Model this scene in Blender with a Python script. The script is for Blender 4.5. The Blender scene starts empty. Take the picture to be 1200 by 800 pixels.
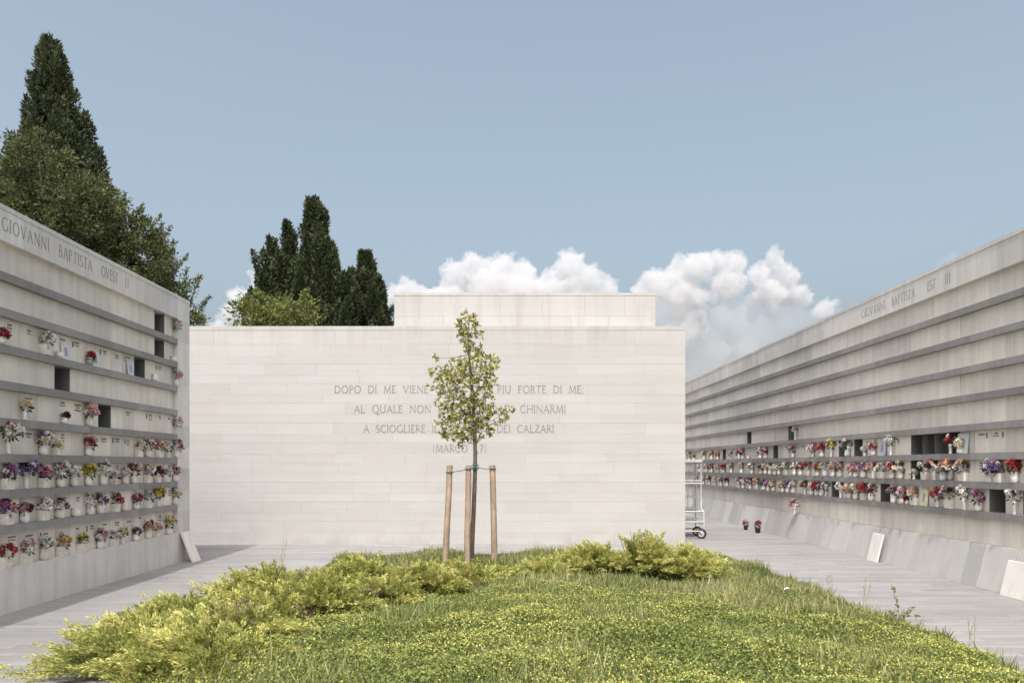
import bpy, math, random
import numpy as np
from mathutils import Vector, noise as mnoise

rnd = random.Random(7)
rng = np.random.default_rng(7)
S = bpy.context.scene
COL = S.collection

# ------------------------------------------------------------------ camera frame (pixels of the 1200x800 photograph)
F, CX, CY, EYE = 933.0, 592.0, 545.0, 1.6
def at(px, py, d):
    return ((px - CX) * d / F, d, EYE + (CY - py) * d / F)

# ------------------------------------------------------------------ object helpers
def tag(o, label=None, cat=None, group=None, kind=None):
    if label: o['label'] = label
    if cat: o['category'] = cat
    if group: o['group'] = group
    if kind: o['kind'] = kind
    return o
def empty(name, loc=(0, 0, 0), label=None, cat=None, group=None):
    o = bpy.data.objects.new(name, None); COL.objects.link(o)
    o.empty_display_size = 0.1
    o.location = loc
    return tag(o, label, cat, group)

class MB:
    """collects polygons, builds ONE mesh object"""
    def __init__(self): self.v, self.f, self.t, self.m, self.sm = [], [], [], [], []
    def add(self, vs, fs, tone=0.5, mat=0, smooth=False):
        b = len(self.v); self.v.extend(tuple(p) for p in vs)
        for f in fs:
            self.f.append([i + b for i in f]); self.t.append(tone); self.m.append(mat); self.sm.append(smooth)
    def box(self, x0, x1, y0, y1, z0, z1, tone=0.5, mat=0):
        vs = [(x0,y0,z0),(x1,y0,z0),(x1,y1,z0),(x0,y1,z0),(x0,y0,z1),(x1,y0,z1),(x1,y1,z1),(x0,y1,z1)]
        self.add(vs, [(0,3,2,1),(4,5,6,7),(0,1,5,4),(1,2,6,5),(2,3,7,6),(3,0,4,7)], tone, mat)
    def hexa(self, vs, tone=0.5, mat=0):
        self.add(vs, [(0,3,2,1),(4,5,6,7),(0,1,5,4),(1,2,6,5),(2,3,7,6),(3,0,4,7)], tone, mat)
    def tube(self, pts, rad, n=8, tone=0.5, mat=0, cap=True):
        pts = [Vector(p) for p in pts]
        if not hasattr(rad, '__len__'): rad = [rad] * len(pts)
        vs, fs = [], []
        ref = Vector((0.31, 0.2, 0.93)).normalized()
        for i, p in enumerate(pts):
            d = (pts[min(i+1, len(pts)-1)] - pts[max(i-1, 0)]).normalized()
            r_ = ref if abs(d.dot(ref)) < 0.95 else Vector((1, 0, 0))
            a = d.cross(r_).normalized(); b = d.cross(a).normalized()
            for k in range(n):
                w = 2*math.pi*k/n
                vs.append(p + (a*math.cos(w) + b*math.sin(w))*rad[i])
        for i in range(len(pts)-1):
            for k in range(n):
                k2 = (k+1) % n
                fs.append((i*n+k, i*n+k2, (i+1)*n+k2, (i+1)*n+k))
        self.add(vs, fs, tone, mat, True)
        if cap:
            self.add(vs[:n], [tuple(range(n))[::-1]], tone, mat)
            self.add(vs[-n:], [tuple(range(n))], tone, mat)
    def lathe(self, prof, c=(0,0,0), n=14, tone=0.5, mat=0):
        vs, fs = [], []
        for r, z in prof:
            for k in range(n):
                w = 2*math.pi*k/n
                vs.append((c[0]+r*math.cos(w), c[1]+r*math.sin(w), c[2]+z))
        for i in range(len(prof)-1):
            for k in range(n):
                k2 = (k+1) % n
                fs.append((i*n+k, i*n+k2, (i+1)*n+k2, (i+1)*n+k))
        self.add(vs, fs, tone, mat, True)
    def build(self, name, mats, parent=None, bevel=0):
        me = bpy.data.meshes.new(name)
        me.from_pydata(self.v, [], self.f)
        a = me.attributes.new('tone', 'FLOAT', 'FACE'); a.data.foreach_set('value', self.t)
        if not isinstance(mats, (list, tuple)): mats = [mats]
        for m in mats: me.materials.append(m)
        me.polygons.foreach_set('material_index', self.m)
        me.polygons.foreach_set('use_smooth', self.sm)
        me.update()
        o = bpy.data.objects.new(name, me); COL.objects.link(o)
        if parent: o.parent = parent
        if bevel:
            b = o.modifiers.new('bevel', 'BEVEL'); b.width = bevel; b.segments = 2; b.limit_method = 'ANGLE'
        return o

def norm(a):
    return a / np.maximum(np.linalg.norm(a, axis=-1, keepdims=True), 1e-9)

class Leaves:
    """many small folded rhombus leaves -> one mesh, numpy built"""
    def __init__(self): self.P, self.T, self.M = [], [], []
    def add(self, c, d, L, W, tone, mat=0, nrm=None, fold=0.25):
        c = np.atleast_2d(np.asarray(c, float)); n = len(c)
        d = norm(np.broadcast_to(np.asarray(d, float), (n, 3)))
        r = rng.normal(size=(n, 3)) if nrm is None else np.broadcast_to(np.asarray(nrm, float), (n, 3)) + 0.35*rng.normal(size=(n, 3))
        s = norm(np.cross(d, r)); u = np.cross(s, d)
        L = np.broadcast_to(np.asarray(L, float), (n,))[:, None]; W = np.broadcast_to(np.asarray(W, float), (n,))[:, None]
        mid = c + d*L*0.45 + u*W*fold
        q = np.stack([c, mid + s*W*0.5, c + d*L, mid - s*W*0.5], axis=1)
        self.P.append(q.reshape(-1, 3)); self.T.append(np.broadcast_to(np.asarray(tone, float), (n,)).copy())
        self.M.append(np.full(n, mat, np.int32))
    def build(self, name, mats, parent=None):
        P = np.concatenate(self.P).astype(np.float32); T = np.concatenate(self.T).astype(np.float32); M = np.concatenate(self.M)
        n = len(T)
        me = bpy.data.meshes.new(name)
        me.vertices.add(n*4); me.vertices.foreach_set('co', P.ravel())
        me.loops.add(n*4); me.loops.foreach_set('vertex_index', np.arange(n*4, dtype=np.int32))
        me.polygons.add(n); me.polygons.foreach_set('loop_start', np.arange(0, n*4, 4, dtype=np.int32))
        try: me.polygons.foreach_set('loop_total', np.full(n, 4, np.int32))
        except Exception: pass
        if not isinstance(mats, (list, tuple)): mats = [mats]
        for m in mats: me.materials.append(m)
        me.polygons.foreach_set('material_index', M)
        a = me.attributes.new('tone', 'FLOAT', 'FACE'); a.data.foreach_set('value', T)
        me.update(calc_edges=True)
        o = bpy.data.objects.new(name, me); COL.objects.link(o)
        if parent: o.parent = parent
        return o

# ------------------------------------------------------------------ materials
class NT:
    def __init__(self, name):
        self.m = bpy.data.materials.new(name); self.m.use_nodes = True
        self.t = self.m.node_tree; self.bs = self.t.nodes['Principled BSDF']; self.out = self.t.nodes['Material Output']
    def n(self, typ, **kw):
        x = self.t.nodes.new(typ)
        for k, v in kw.items(): setattr(x, k, v)
        return x
    def l(self, a, b): self.t.links.new(a, b)
    def noise(self, scale, detail=4, rough=0.55, vec=None, stretch=None):
        x = self.n('ShaderNodeTexNoise'); x.inputs['Scale'].default_value = scale; x.inputs['Detail'].default_value = detail
        x.inputs['Roughness'].default_value = rough
        tc = self.n('ShaderNodeNewGeometry')
        src = tc.outputs['Position']
        if stretch:
            mp = self.n('ShaderNodeMapping'); mp.inputs['Scale'].default_value = stretch
            self.l(src, mp.inputs['Vector']); src = mp.outputs['Vector']
        self.l(src, x.inputs['Vector']); return x.outputs['Fac']
    def ramp(self, fac, stops):
        r = self.n('ShaderNodeValToRGB'); e = r.color_ramp.elements
        while len(e) < len(stops): e.new(0.5)
        for i, (p, c) in enumerate(stops):
            e[i].position = p; e[i].color = (*c, 1) if len(c) == 3 else c
        self.l(fac, r.inputs['Fac']); return r.outputs['Color']
    def mix(self, fac, a, b, blend='MIX'):
        x = self.n('ShaderNodeMix', data_type='RGBA', blend_type=blend)
        for s, v in ((x.inputs[0], fac), (x.inputs[6], a), (x.inputs[7], b)):
            if isinstance(v, (int, float)): s.default_value = v
            elif isinstance(v, tuple): s.default_value = (*v, 1)
            else: self.l(v, s)
        return x.outputs[2]
    def attr(self, name='tone'):
        a = self.n('ShaderNodeAttribute'); a.attribute_name = name; return a.outputs['Fac']
    def rand(self): return self.n('ShaderNodeObjectInfo').outputs['Random']
    def bump(self, fac, strength=0.2, dist=0.01):
        b = self.n('ShaderNodeBump'); b.inputs['Strength'].default_value = strength; b.inputs['Distance'].default_value = dist
        self.l(fac, b.inputs['Height']); self.l(b.outputs['Normal'], self.bs.inputs['Normal'])
    def base(self, c):
        if isinstance(c, tuple): self.bs.inputs['Base Color'].default_value = (*c, 1)
        else: self.l(c, self.bs.inputs['Base Color'])
    def rough(self, r): self.bs.inputs['Roughness'].default_value = r

def g(v, w=None):  # grey, optionally warm
    return (v, v, v) if w is None else (v*(1+w), v, v*(1-w))

def stone(name, col, tone_amt=0.2, stain=0.15, rand_amt=0.0, streak=True, sdir=(7, 7, 0.5), bump=0.15, warm=None, fine=0.06):
    m = NT(name)
    t = m.ramp(m.attr(), [(0, g(1-tone_amt)), (1, g(1+tone_amt*0.6))])
    c = m.mix(1.0, col, t, 'MULTIPLY')
    big = m.ramp(m.noise(0.9, 6, 0.65), [(0.3, g(1-stain)), (0.7, g(1+stain*0.35))])
    c = m.mix(1.0, c, big, 'MULTIPLY')
    if streak:
        st = m.ramp(m.noise(1.0, 5, 0.6, stretch=sdir), [(0.35, g(1-stain*0.8)), (0.6, g(1.02))])
        c = m.mix(0.8, c, st, 'MULTIPLY')
    if sdir[2] > 5:
        sp = m.n('ShaderNodeSeparateXYZ'); m.l(m.n('ShaderNodeNewGeometry').outputs['Position'], sp.inputs[0])
        mr = m.n('ShaderNodeMapRange'); m.l(sp.outputs['Z'], mr.inputs[0]); mr.inputs[1].default_value = 3.75; mr.inputs[2].default_value = 4.4
        dn = m.ramp(m.noise(1.0, 6, 0.65, stretch=(5, 5, .35)), [(0.48, (0, 0, 0)), (0.72, (1, 1, 1))])
        mm = m.n('ShaderNodeMath', operation='MULTIPLY'); m.l(mr.outputs[0], mm.inputs[0]); m.l(dn, mm.inputs[1])
        c = m.mix(mm.outputs[0], c, m.mix(1.0, c, (0.86, 0.83, 0.78), 'MULTIPLY'))
        sb = m.n('ShaderNodeMapRange'); m.l(sp.outputs['Z'], sb.inputs[0]); sb.inputs[1].default_value = .45; sb.inputs[2].default_value = 0
        d2 = m.ramp(m.noise(2.2, 6, 0.7), [(0.45, (0, 0, 0)), (0.75, (1, 1, 1))])
        m3 = m.n('ShaderNodeMath', operation='MULTIPLY'); m.l(sb.outputs[0], m3.inputs[0]); m.l(d2, m3.inputs[1])
        c = m.mix(m3.outputs[0], c, m.mix(1.0, c, (0.80, 0.77, 0.70), 'MULTIPLY'))
    if warm:
        w = m.ramp(m.noise(1.7, 5, 0.7), [(0.5, (1, 1, 1)), (0.75, warm)])
        c = m.mix(1.0, c, w, 'MULTIPLY')
    if rand_amt:
        r = m.ramp(m.rand(), [(0, g(1-rand_amt)), (0.5, (1.0, 0.99, 0.97)), (1, g(1+rand_amt*0.5))])
        c = m.mix(1.0, c, r, 'MULTIPLY')
    fn = m.noise(60, 5, 0.7)
    c = m.mix(1.0, c, m.ramp(fn, [(0.3, g(1-fine)), (0.7, g(1+fine*0.5))]), 'MULTIPLY')
    m.base(c); m.rough(0.75); m.bs.inputs['Specular IOR Level'].default_value = 0.3
    m.bump(fn, bump, 0.004)
    return m.m

def plain(name, col, rough=0.5, metal=0.0, var=0.12, scale=18):
    m = NT(name)
    c = m.mix(1.0, col, m.ramp(m.noise(scale, 4), [(0.3, g(1-var)), (0.7, g(1+var*0.4))]), 'MULTIPLY')
    m.base(c); m.rough(rough); m.bs.inputs['Metallic'].default_value = metal
    return m.m

def foliage(name, stops, trans=0.25, rough=0.6):
    m = NT(name)
    c = m.ramp(m.attr(), stops)
    m.base(c); m.rough(rough); m.bs.inputs['Specular IOR Level'].default_value = 0.25
    tr = m.n('ShaderNodeBsdfTranslucent'); m.l(c, tr.inputs['Color'])
    mx = m.n('ShaderNodeMixShader'); mx.inputs[0].default_value = trans
    m.l(m.bs.outputs[0], mx.inputs[1]); m.l(tr.outputs[0], mx.inputs[2]); m.l(mx.outputs[0], m.out.inputs['Surface'])
    return m.m

M_front = stone('limestone_ashlar', (0.436, 0.436, 0.427), 0.05, 0.045, warm=(1.0, 0.965, 0.92), sdir=(0.6, 1, 11))
M_band = stone('limestone_band', (0.5, 0.485, 0.465), 0.05, 0.06)
M_letter = stone('engraved_letter', (0.24, 0.235, 0.22), 0.1, 0.1, streak=False)
M_frieze = stone('frieze_stone', (0.70, 0.675, 0.64), 0.14, 0.17)
M_cover = stone('niche_marble', (0.82, 0.77, 0.70), 0.1, 0.14, rand_amt=0.13)
M_panel = stone('panel_marble', (0.82, 0.77, 0.70), 0.1, 0.18, rand_amt=0.09)
M_ledge = stone('ledge_stone', (0.31, 0.30, 0.29), 0.15, 0.2)
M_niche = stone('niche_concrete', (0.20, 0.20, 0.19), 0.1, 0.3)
M_core = stone('core_concrete', (0.30, 0.29, 0.28), 0.1, 0.2)
M_lean = stone('leaning_slab_stone', (0.49, 0.485, 0.475), 0.1, 0.10, rand_amt=0.15)
M_leanw = stone('pale_slab_stone', (0.74, 0.71, 0.67), 0.1, 0.12)
M_letter2 = stone('frieze_letter', (0.31, 0.30, 0.285), 0.1, 0.1, streak=False)
M_mark = plain('inscription_bronze', (0.16, 0.15, 0.13), 0.5)
M_plaque = plain('plaque_enamel', (0.62, 0.64, 0.66), 0.35)
M_plaqueY = plain('plaque_cream', (0.70, 0.66, 0.45), 0.4)
M_plaqueB = plain('plaque_blue', (0.52, 0.55, 0.66), 0.4)
M_vase = plain('vase_stone', (0.70, 0.66, 0.60), 0.5, var=0.2)
M_vasew = plain('vase_white', (0.72, 0.70, 0.67), 0.35, var=0.1)
M_vaseg = plain('vase_grey', (0.36, 0.36, 0.37), 0.45, var=0.2)
M_white = plain('white_paint', (0.50, 0.50, 0.48), 0.35, var=0.08)
M_rubber = plain('black_rubber', (0.025, 0.025, 0.026), 0.6)
M_steel = plain('galvanised_steel', (0.55, 0.56, 0.57), 0.4, 0.7)
M_pot = plain('plastic_pot', (0.03, 0.03, 0.03), 0.5)
M_tie = plain('tie_green', (0.06, 0.13, 0.105), 0.6)
M_dry = plain('dry_stem', (0.30, 0.27, 0.15), 0.8)
M_paper = plain('paper', (0.78, 0.78, 0.76), 0.8)

FLC = dict(W=(0.80, 0.78, 0.74), P=(0.64, 0.37, 0.40), R=(0.42, 0.055, 0.065), M=(0.44, 0.12, 0.26), V=(0.27, 0.17, 0.36),
           Y=(0.72, 0.58, 0.12), O=(0.72, 0.42, 0.28), B=(0.22, 0.24, 0.42), D=(0.16, 0.02, 0.05), C=(0.76, 0.68, 0.46))
FLN = dict(W='white', P='pink', R='red', M='magenta', V='purple', Y='yellow', O='orange', B='blue', D='maroon', C='cream')
M_fl = {k: foliage('petal_' + FLN[k].replace(' ', '_'), [(0, tuple(c*0.75 for c in v)), (1, tuple(min(1, c*1.08) for c in v))], 0.2) for k, v in FLC.items()}
M_bleaf = foliage('bouquet_leaf', [(0, (0.02, 0.03, 0.014)), (1, (0.085, 0.115, 0.05))], 0.15)

# bark / wood
def wood(name, a, b, stretch=(30, 30, 2)):
    m = NT(name); f = m.noise(1.0, 6, 0.65, stretch=stretch)
    c = m.ramp(f, [(0.3, a), (0.7, b)])
    c = m.mix(1.0, c, m.ramp(m.noise(6, 4), [(0.35, g(0.7)), (0.65, g(1.05))]), 'MULTIPLY')
    m.base(c); m.rough(0.85); m.bump(f, 0.5, 0.01); return m.m
M_stake = wood('stake_wood', (0.27, 0.195, 0.135), (0.45, 0.355, 0.265))
M_bark = wood('young_bark', (0.085, 0.07, 0.055), (0.20, 0.17, 0.13))
M_barkd = wood('dark_bark', (0.06, 0.045, 0.035), (0.14, 0.11, 0.085))

M_cyp = foliage('cypress_green', [(0, (0.026, 0.036, 0.018)), (0.6, (0.062, 0.079, 0.036)), (1, (0.118, 0.14, 0.064))], 0.15)
M_broad = foliage('broad_green', [(0, (0.032, 0.042, 0.017)), (0.6, (0.088, 0.105, 0.04)), (1, (0.185, 0.20, 0.078))], 0.2)
M_lime = foliage('lime_green', [(0, (0.07, 0.095, 0.026)), (1, (0.235, 0.255, 0.075))], 0.3)
M_young = foliage('young_leaf', [(0, (0.10, 0.11, 0.032)), (0.5, (0.265, 0.262, 0.065)), (0.85, (0.44, 0.415, 0.13)), (1, (0.58, 0.54, 0.23))], 0.35, 0.45)
M_jun = foliage('golden_juniper', [(0, (0.09, 0.125, 0.035)), (0.4, (0.225, 0.26, 0.07)), (0.75, (0.50, 0.50, 0.15)), (1, (0.70, 0.67, 0.28))], 0.35)
M_deadj = foliage('dead_juniper', [(0, (0.16, 0.12, 0.07)), (1, (0.34, 0.28, 0.17))], 0.1)
M_grass = foliage('grass_blade', [(0, (0.10, 0.14, 0.04)), (0.55, (0.23, 0.27, 0.095)), (0.85, (0.34, 0.36, 0.15)), (1, (0.50, 0.46, 0.26))], 0.38)
M_clover = foliage('clover_leaf', [(0, (0.10, 0.14, 0.035)), (0.7, (0.24, 0.285, 0.085)), (1, (0.36, 0.385, 0.13))], 0.35)
M_yel = foliage('clover_flower', [(0, (0.62, 0.57, 0.13)), (1, (0.78, 0.73, 0.26))], 0.15)

def make_soil():
    m = NT('turf_soil'); f = m.noise(5, 6)
    m.base(m.ramp(f, [(0.3, (0.045, 0.06, 0.02)), (0.7, (0.10, 0.12, 0.04))])); m.rough(0.95); return m.m
M_soil = make_soil()
def make_far():
    m = NT('gravel_ground'); f = m.noise(3, 8)
    m.base(m.ramp(f, [(0.3, (0.20, 0.19, 0.17)), (0.7, (0.30, 0.29, 0.26))])); m.rough(0.95); return m.m
M_far = make_far()
def make_paving():
    m = NT('paving_planks')
    tc = m.n('ShaderNodeTexCoord')
    br = m.n('ShaderNodeTexBrick'); br.offset = 0.37; br.offset_frequency = 2; br.squash = 1.35; br.squash_frequency = 3
    br.inputs['Scale'].default_value = 1.0; br.inputs['Brick Width'].default_value = 0.95; br.inputs['Row Height'].default_value = 0.145
    br.inputs['Mortar Size'].default_value = 0.004; br.inputs['Mortar Smooth'].default_value = 0.2; br.inputs['Bias'].default_value = 0.0
    br.inputs['Color1'].default_value = (*g(0.225, 0.004), 1); br.inputs['Color2'].default_value = (*g(0.285, 0.004), 1); br.inputs['Mortar'].default_value = (*g(0.14, 0.02), 1)
    m.l(tc.outputs['Object'], br.inputs['Vector'])
    c = br.outputs['Color']
    c = m.mix(1.0, c, m.ramp(m.noise(1.0, 5, 0.65, stretch=(1.1, 9, 1)), [(0.3, g(0.84)), (0.68, g(1.06))]), 'MULTIPLY')
    c = m.mix(1.0, c, m.ramp(m.noise(0.6, 5, 0.6), [(0.3, g(0.88)), (0.7, g(1.05))]), 'MULTIPLY')
    c = m.mix(1.0, c, m.ramp(m.noise(2.3, 7, 0.75), [(0.30, (0.80, 0.79, 0.76)), (0.46, (1, 1, 1))]), 'MULTIPLY')
    fn = m.noise(45, 5, 0.7)
    c = m.mix(1.0, c, m.ramp(fn, [(0.3, g(0.92)), (0.7, g(1.05))]), 'MULTIPLY')
    m.base(c); m.rough(0.8); m.bump(fn, 0.25, 0.004); return m.m
M_pave = make_paving()

# ------------------------------------------------------------------ world, sun, camera
SUN = Vector((-0.40, -2.45, 4.4)).normalized()
W = bpy.data.worlds.new('World'); S.world = W; W.use_nodes = True
wt = W.node_tree; bg = wt.nodes['Background']
sky = wt.nodes.new('ShaderNodeTexSky'); sky.sky_type = 'NISHITA'; sky.sun_disc = False
sky.sun_elevation = math.asin(SUN.z); sky.sun_rotation = math.atan2(SUN.x, SUN.y)
sky.air_density = 1.0; sky.dust_density = 8.0; sky.ozone_density = 1.0
hsv = wt.nodes.new('ShaderNodeHueSaturation'); hsv.inputs['Saturation'].default_value = 0.73; hsv.inputs['Hue'].default_value = 0.481
wt.links.new(sky.outputs[0], hsv.inputs['Color']); wt.links.new(hsv.outputs[0], bg.inputs['Color'])
bg.inputs['Strength'].default_value = 0.142
sl = bpy.data.lights.new('sun', 'SUN'); sl.energy = 2.0; sl.angle = math.radians(0.53); sl.color = (1.0, 0.97, 0.905)
so = bpy.data.objects.new('sun', sl); COL.objects.link(so); so.rotation_euler = (-SUN).to_track_quat('-Z', 'Y').to_euler(); so.location = (-3, -20, 40)
cam = bpy.data.cameras.new('camera'); co = bpy.data.objects.new('camera', cam); COL.objects.link(co); S.camera = co
co.location = (0, 0, EYE); co.rotation_euler = (math.radians(90), 0, 0)
cam.sensor_width = 36; cam.lens = F/1200*36; cam.shift_x = (600-CX)/1200; cam.shift_y = (CY-400)/1200
cam.clip_start = 0.05; cam.clip_end = 8000
vs_ = S.view_settings; vs_.view_transform = 'Standard'; vs_.look = 'None'; vs_.exposure = 0.76; vs_.gamma = 1; vs_.use_curve_mapping = False

# ------------------------------------------------------------------ ground, paving, turf
b = MB(); b.add([(-1500, -300, -0.03), (1500, -300, -0.03), (1500, 2500, -0.03), (-1500, 2500, -0.03)], [(0, 1, 2, 3)])
tag(b.build('ground', M_far), kind='structure')
b = MB(); b.add([(-30, -12, 0), (30, -12, 0), (30, 60, 0), (-30, 60, 0)], [(0, 1, 2, 3)])
tag(b.build('pavement', M_pave), kind='structure')

BX0, BX1, BY0, BY1 = -2.78, 3.85, 1.2, 13.95
def dome(x, y):
    x = np.asarray(x, float); y = np.asarray(y, float)
    ds = np.stack([np.clip(x-BX0, 0, 9), np.clip(BX1-x, 0, 9), np.clip(BY1-y, 0, 9), np.clip(y-BY0, 0, 9)])
    k = 2.2
    d = -np.log(np.exp(-k*ds).sum(0))/k
    d = np.clip(d, 0, None)
    t = np.clip((10.3-y)/4.0, 0, 1); t = t*t*(3-2*t)
    A = 0.16 + 0.15*t
    bumps = 0.018*np.sin(x*2.3+1.1*np.sin(y*1.7)) + 0.015*np.sin(y*3.1+x*1.9)
    return 0.015 + A*(1-np.exp(-d/1.1)) + bumps*np.clip(d, 0, 1)
nx, ny = 70, 130
gx = np.linspace(BX0, BX1, nx); gy = np.linspace(BY0, BY1, ny)
X, Y = np.meshgrid(gx, gy); Z = dome(X, Y)
b = MB(); vs = np.stack([X, Y, Z], -1).reshape(-1, 3).tolist()
b.add(vs, [(j*nx+i, j*nx+i+1, (j+1)*nx+i+1, (j+1)*nx+i) for j in range(ny-1) for i in range(nx-1)], smooth=True)
ring = [(i, 0) for i in range(nx)] + [(nx-1, j) for j in range(1, ny)] + [(i, ny-1) for i in range(nx-2, -1, -1)] + [(0, j) for j in range(ny-2, 0, -1)]
n0 = len(b.v); m_ = len(ring)
b.v += [tuple(vs[j*nx+i]) for i, j in ring] + [(vs[j*nx+i][0], vs[j*nx+i][1], -0.01) for i, j in ring]
for i in range(m_):
    b.f.append([n0+i, n0+m_+i, n0+m_+(i+1) % m_, n0+(i+1) % m_]); b.t.append(.5); b.m.append(0); b.sm.append(False)
tag(b.build('turf_mound', M_soil), kind='structure')

def noise2(x, y, s, seed=0):
    out = np.zeros_like(x)
    for o, a in ((1, 1), (2.1, .5), (4.3, .25)):
        r = np.random.default_rng(seed+int(o*10)); 
        for _ in range(5):
            th = r.uniform(0, 6.28); ph = r.uniform(0, 6.28); f = s*o*r.uniform(.6, 1.4)
            out += a*np.sin((x*math.cos(th)+y*math.sin(th))*f+ph)/3.0
    return out

# clover share: 0 = grass, 1 = flowering clover
def clover_w(x, y):
    n = noise2(x, y, 1.7, 3)
    w = (9.6 - y)*0.42 + 0.5*n - 0.20*np.clip(x-0.9, 0, 3)*np.clip((y-7.3)/1.2, -0.3, 1)*1.6
    w += 0.15*np.clip(-x, 0, 3)
    return np.clip(w, 0.03, 1)
# grass
N = 330000
yy = BY0 + 2.6 + (BY1-BY0-2.6+0.03)*rng.random(N)**0.9; xx = rng.uniform(BX0-0.03, BX1+0.04, N)
cw = clover_w(xx, yy); pn = noise2(xx, yy, 2.6, 11)
keep = rng.random(N) < (1-0.72*cw)*np.clip(0.85+0.3*pn, .25, 1)
xx, yy, cw, pn = xx[keep], yy[keep], cw[keep], pn[keep]; n = len(xx)
zz = np.where((xx > BX0) & (xx < BX1) & (yy < BY1), dome(xx, yy), 0.0) - 0.005
h = np.clip(rng.gamma(5, 0.0135, n), .02, .18)*(1+0.7*np.clip(pn, -.9, 1))*np.where(yy > 11.5, 0.8, 1.0)
edge = np.minimum(BX1-xx, BY1-yy) < 0.12
h = np.where(edge, h*1.25, h)
lean = rng.normal(0, 0.42, (n, 2))
d = np.stack([lean[:, 0], lean[:, 1], np.ones(n)], 1)
G = Leaves()
dry = np.clip(noise2(xx, yy, 1.3, 41)-.05, 0, 1)
tone = np.clip(0.46+0.2*rng.normal(size=n)+0.16*pn+np.where(rng.random(n) < .10+.5*dry, .42, 0), 0, 1)
G.add(np.stack([xx, yy, zz], 1), d, h, np.clip(0.0062+0.0005*yy, .0066, .012)*rng.uniform(.6, 1.25, n), tone)
tag(G.build('grass', M_grass), kind='stuff')
# clover with yellow flowers
N = 300000
yy = BY0 + 2.6 + (10.6-BY0-2.6)*rng.random(N); xx = rng.uniform(BX0, BX1, N)
cw = clover_w(xx, yy); keep = rng.random(N) < cw*0.9
xx, yy = xx[keep], yy[keep]; n = len(xx)
pn = noise2(xx, yy, 5.5, 21)
hh = np.clip(0.045+0.035*pn, .012, .13) + rng.uniform(-.03, .015, n)
C = Leaves()
d = rng.normal(size=(n, 3)); d[:, 2] = np.abs(d[:, 2])*0.5+0.12
C.add(np.stack([xx, yy, dome(xx, yy)+np.clip(hh, 0.0, 1)], 1), d, rng.uniform(.016, .034, n), rng.uniform(.011, .021, n), np.clip(.5+.22*rng.normal(size=n)+.15*pn, 0, 1), 0, nrm=(0, 0, 1))
NF = 46000
fy = BY0 + 2.6 + (10.4-BY0-2.6)*rng.random(NF); fx = rng.uniform(BX0+.05, BX1-.02, NF)
fk = rng.random(NF) < clover_w(fx, fy)*np.clip(.55+.5*noise2(fx, fy, 3.2, 31), .08, 1); fx, fy = fx[fk], fy[fk]; n = len(fx)
fz = dome(fx, fy)+np.clip(0.05+0.035*noise2(fx, fy, 5.5, 21), .02, .14)+rng.uniform(.0, .028, n)
for k in range(3):
    d = rng.normal(size=(n, 3)); d[:, 2] += .4
    C.add(np.stack([fx, fy, fz], 1), d, rng.uniform(.006, .011, n), rng.uniform(.006, .010, n), rng.random(n), 1)
tag(C.build('flowering_clover', [M_clover, M_yel]), kind='stuff')

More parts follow.
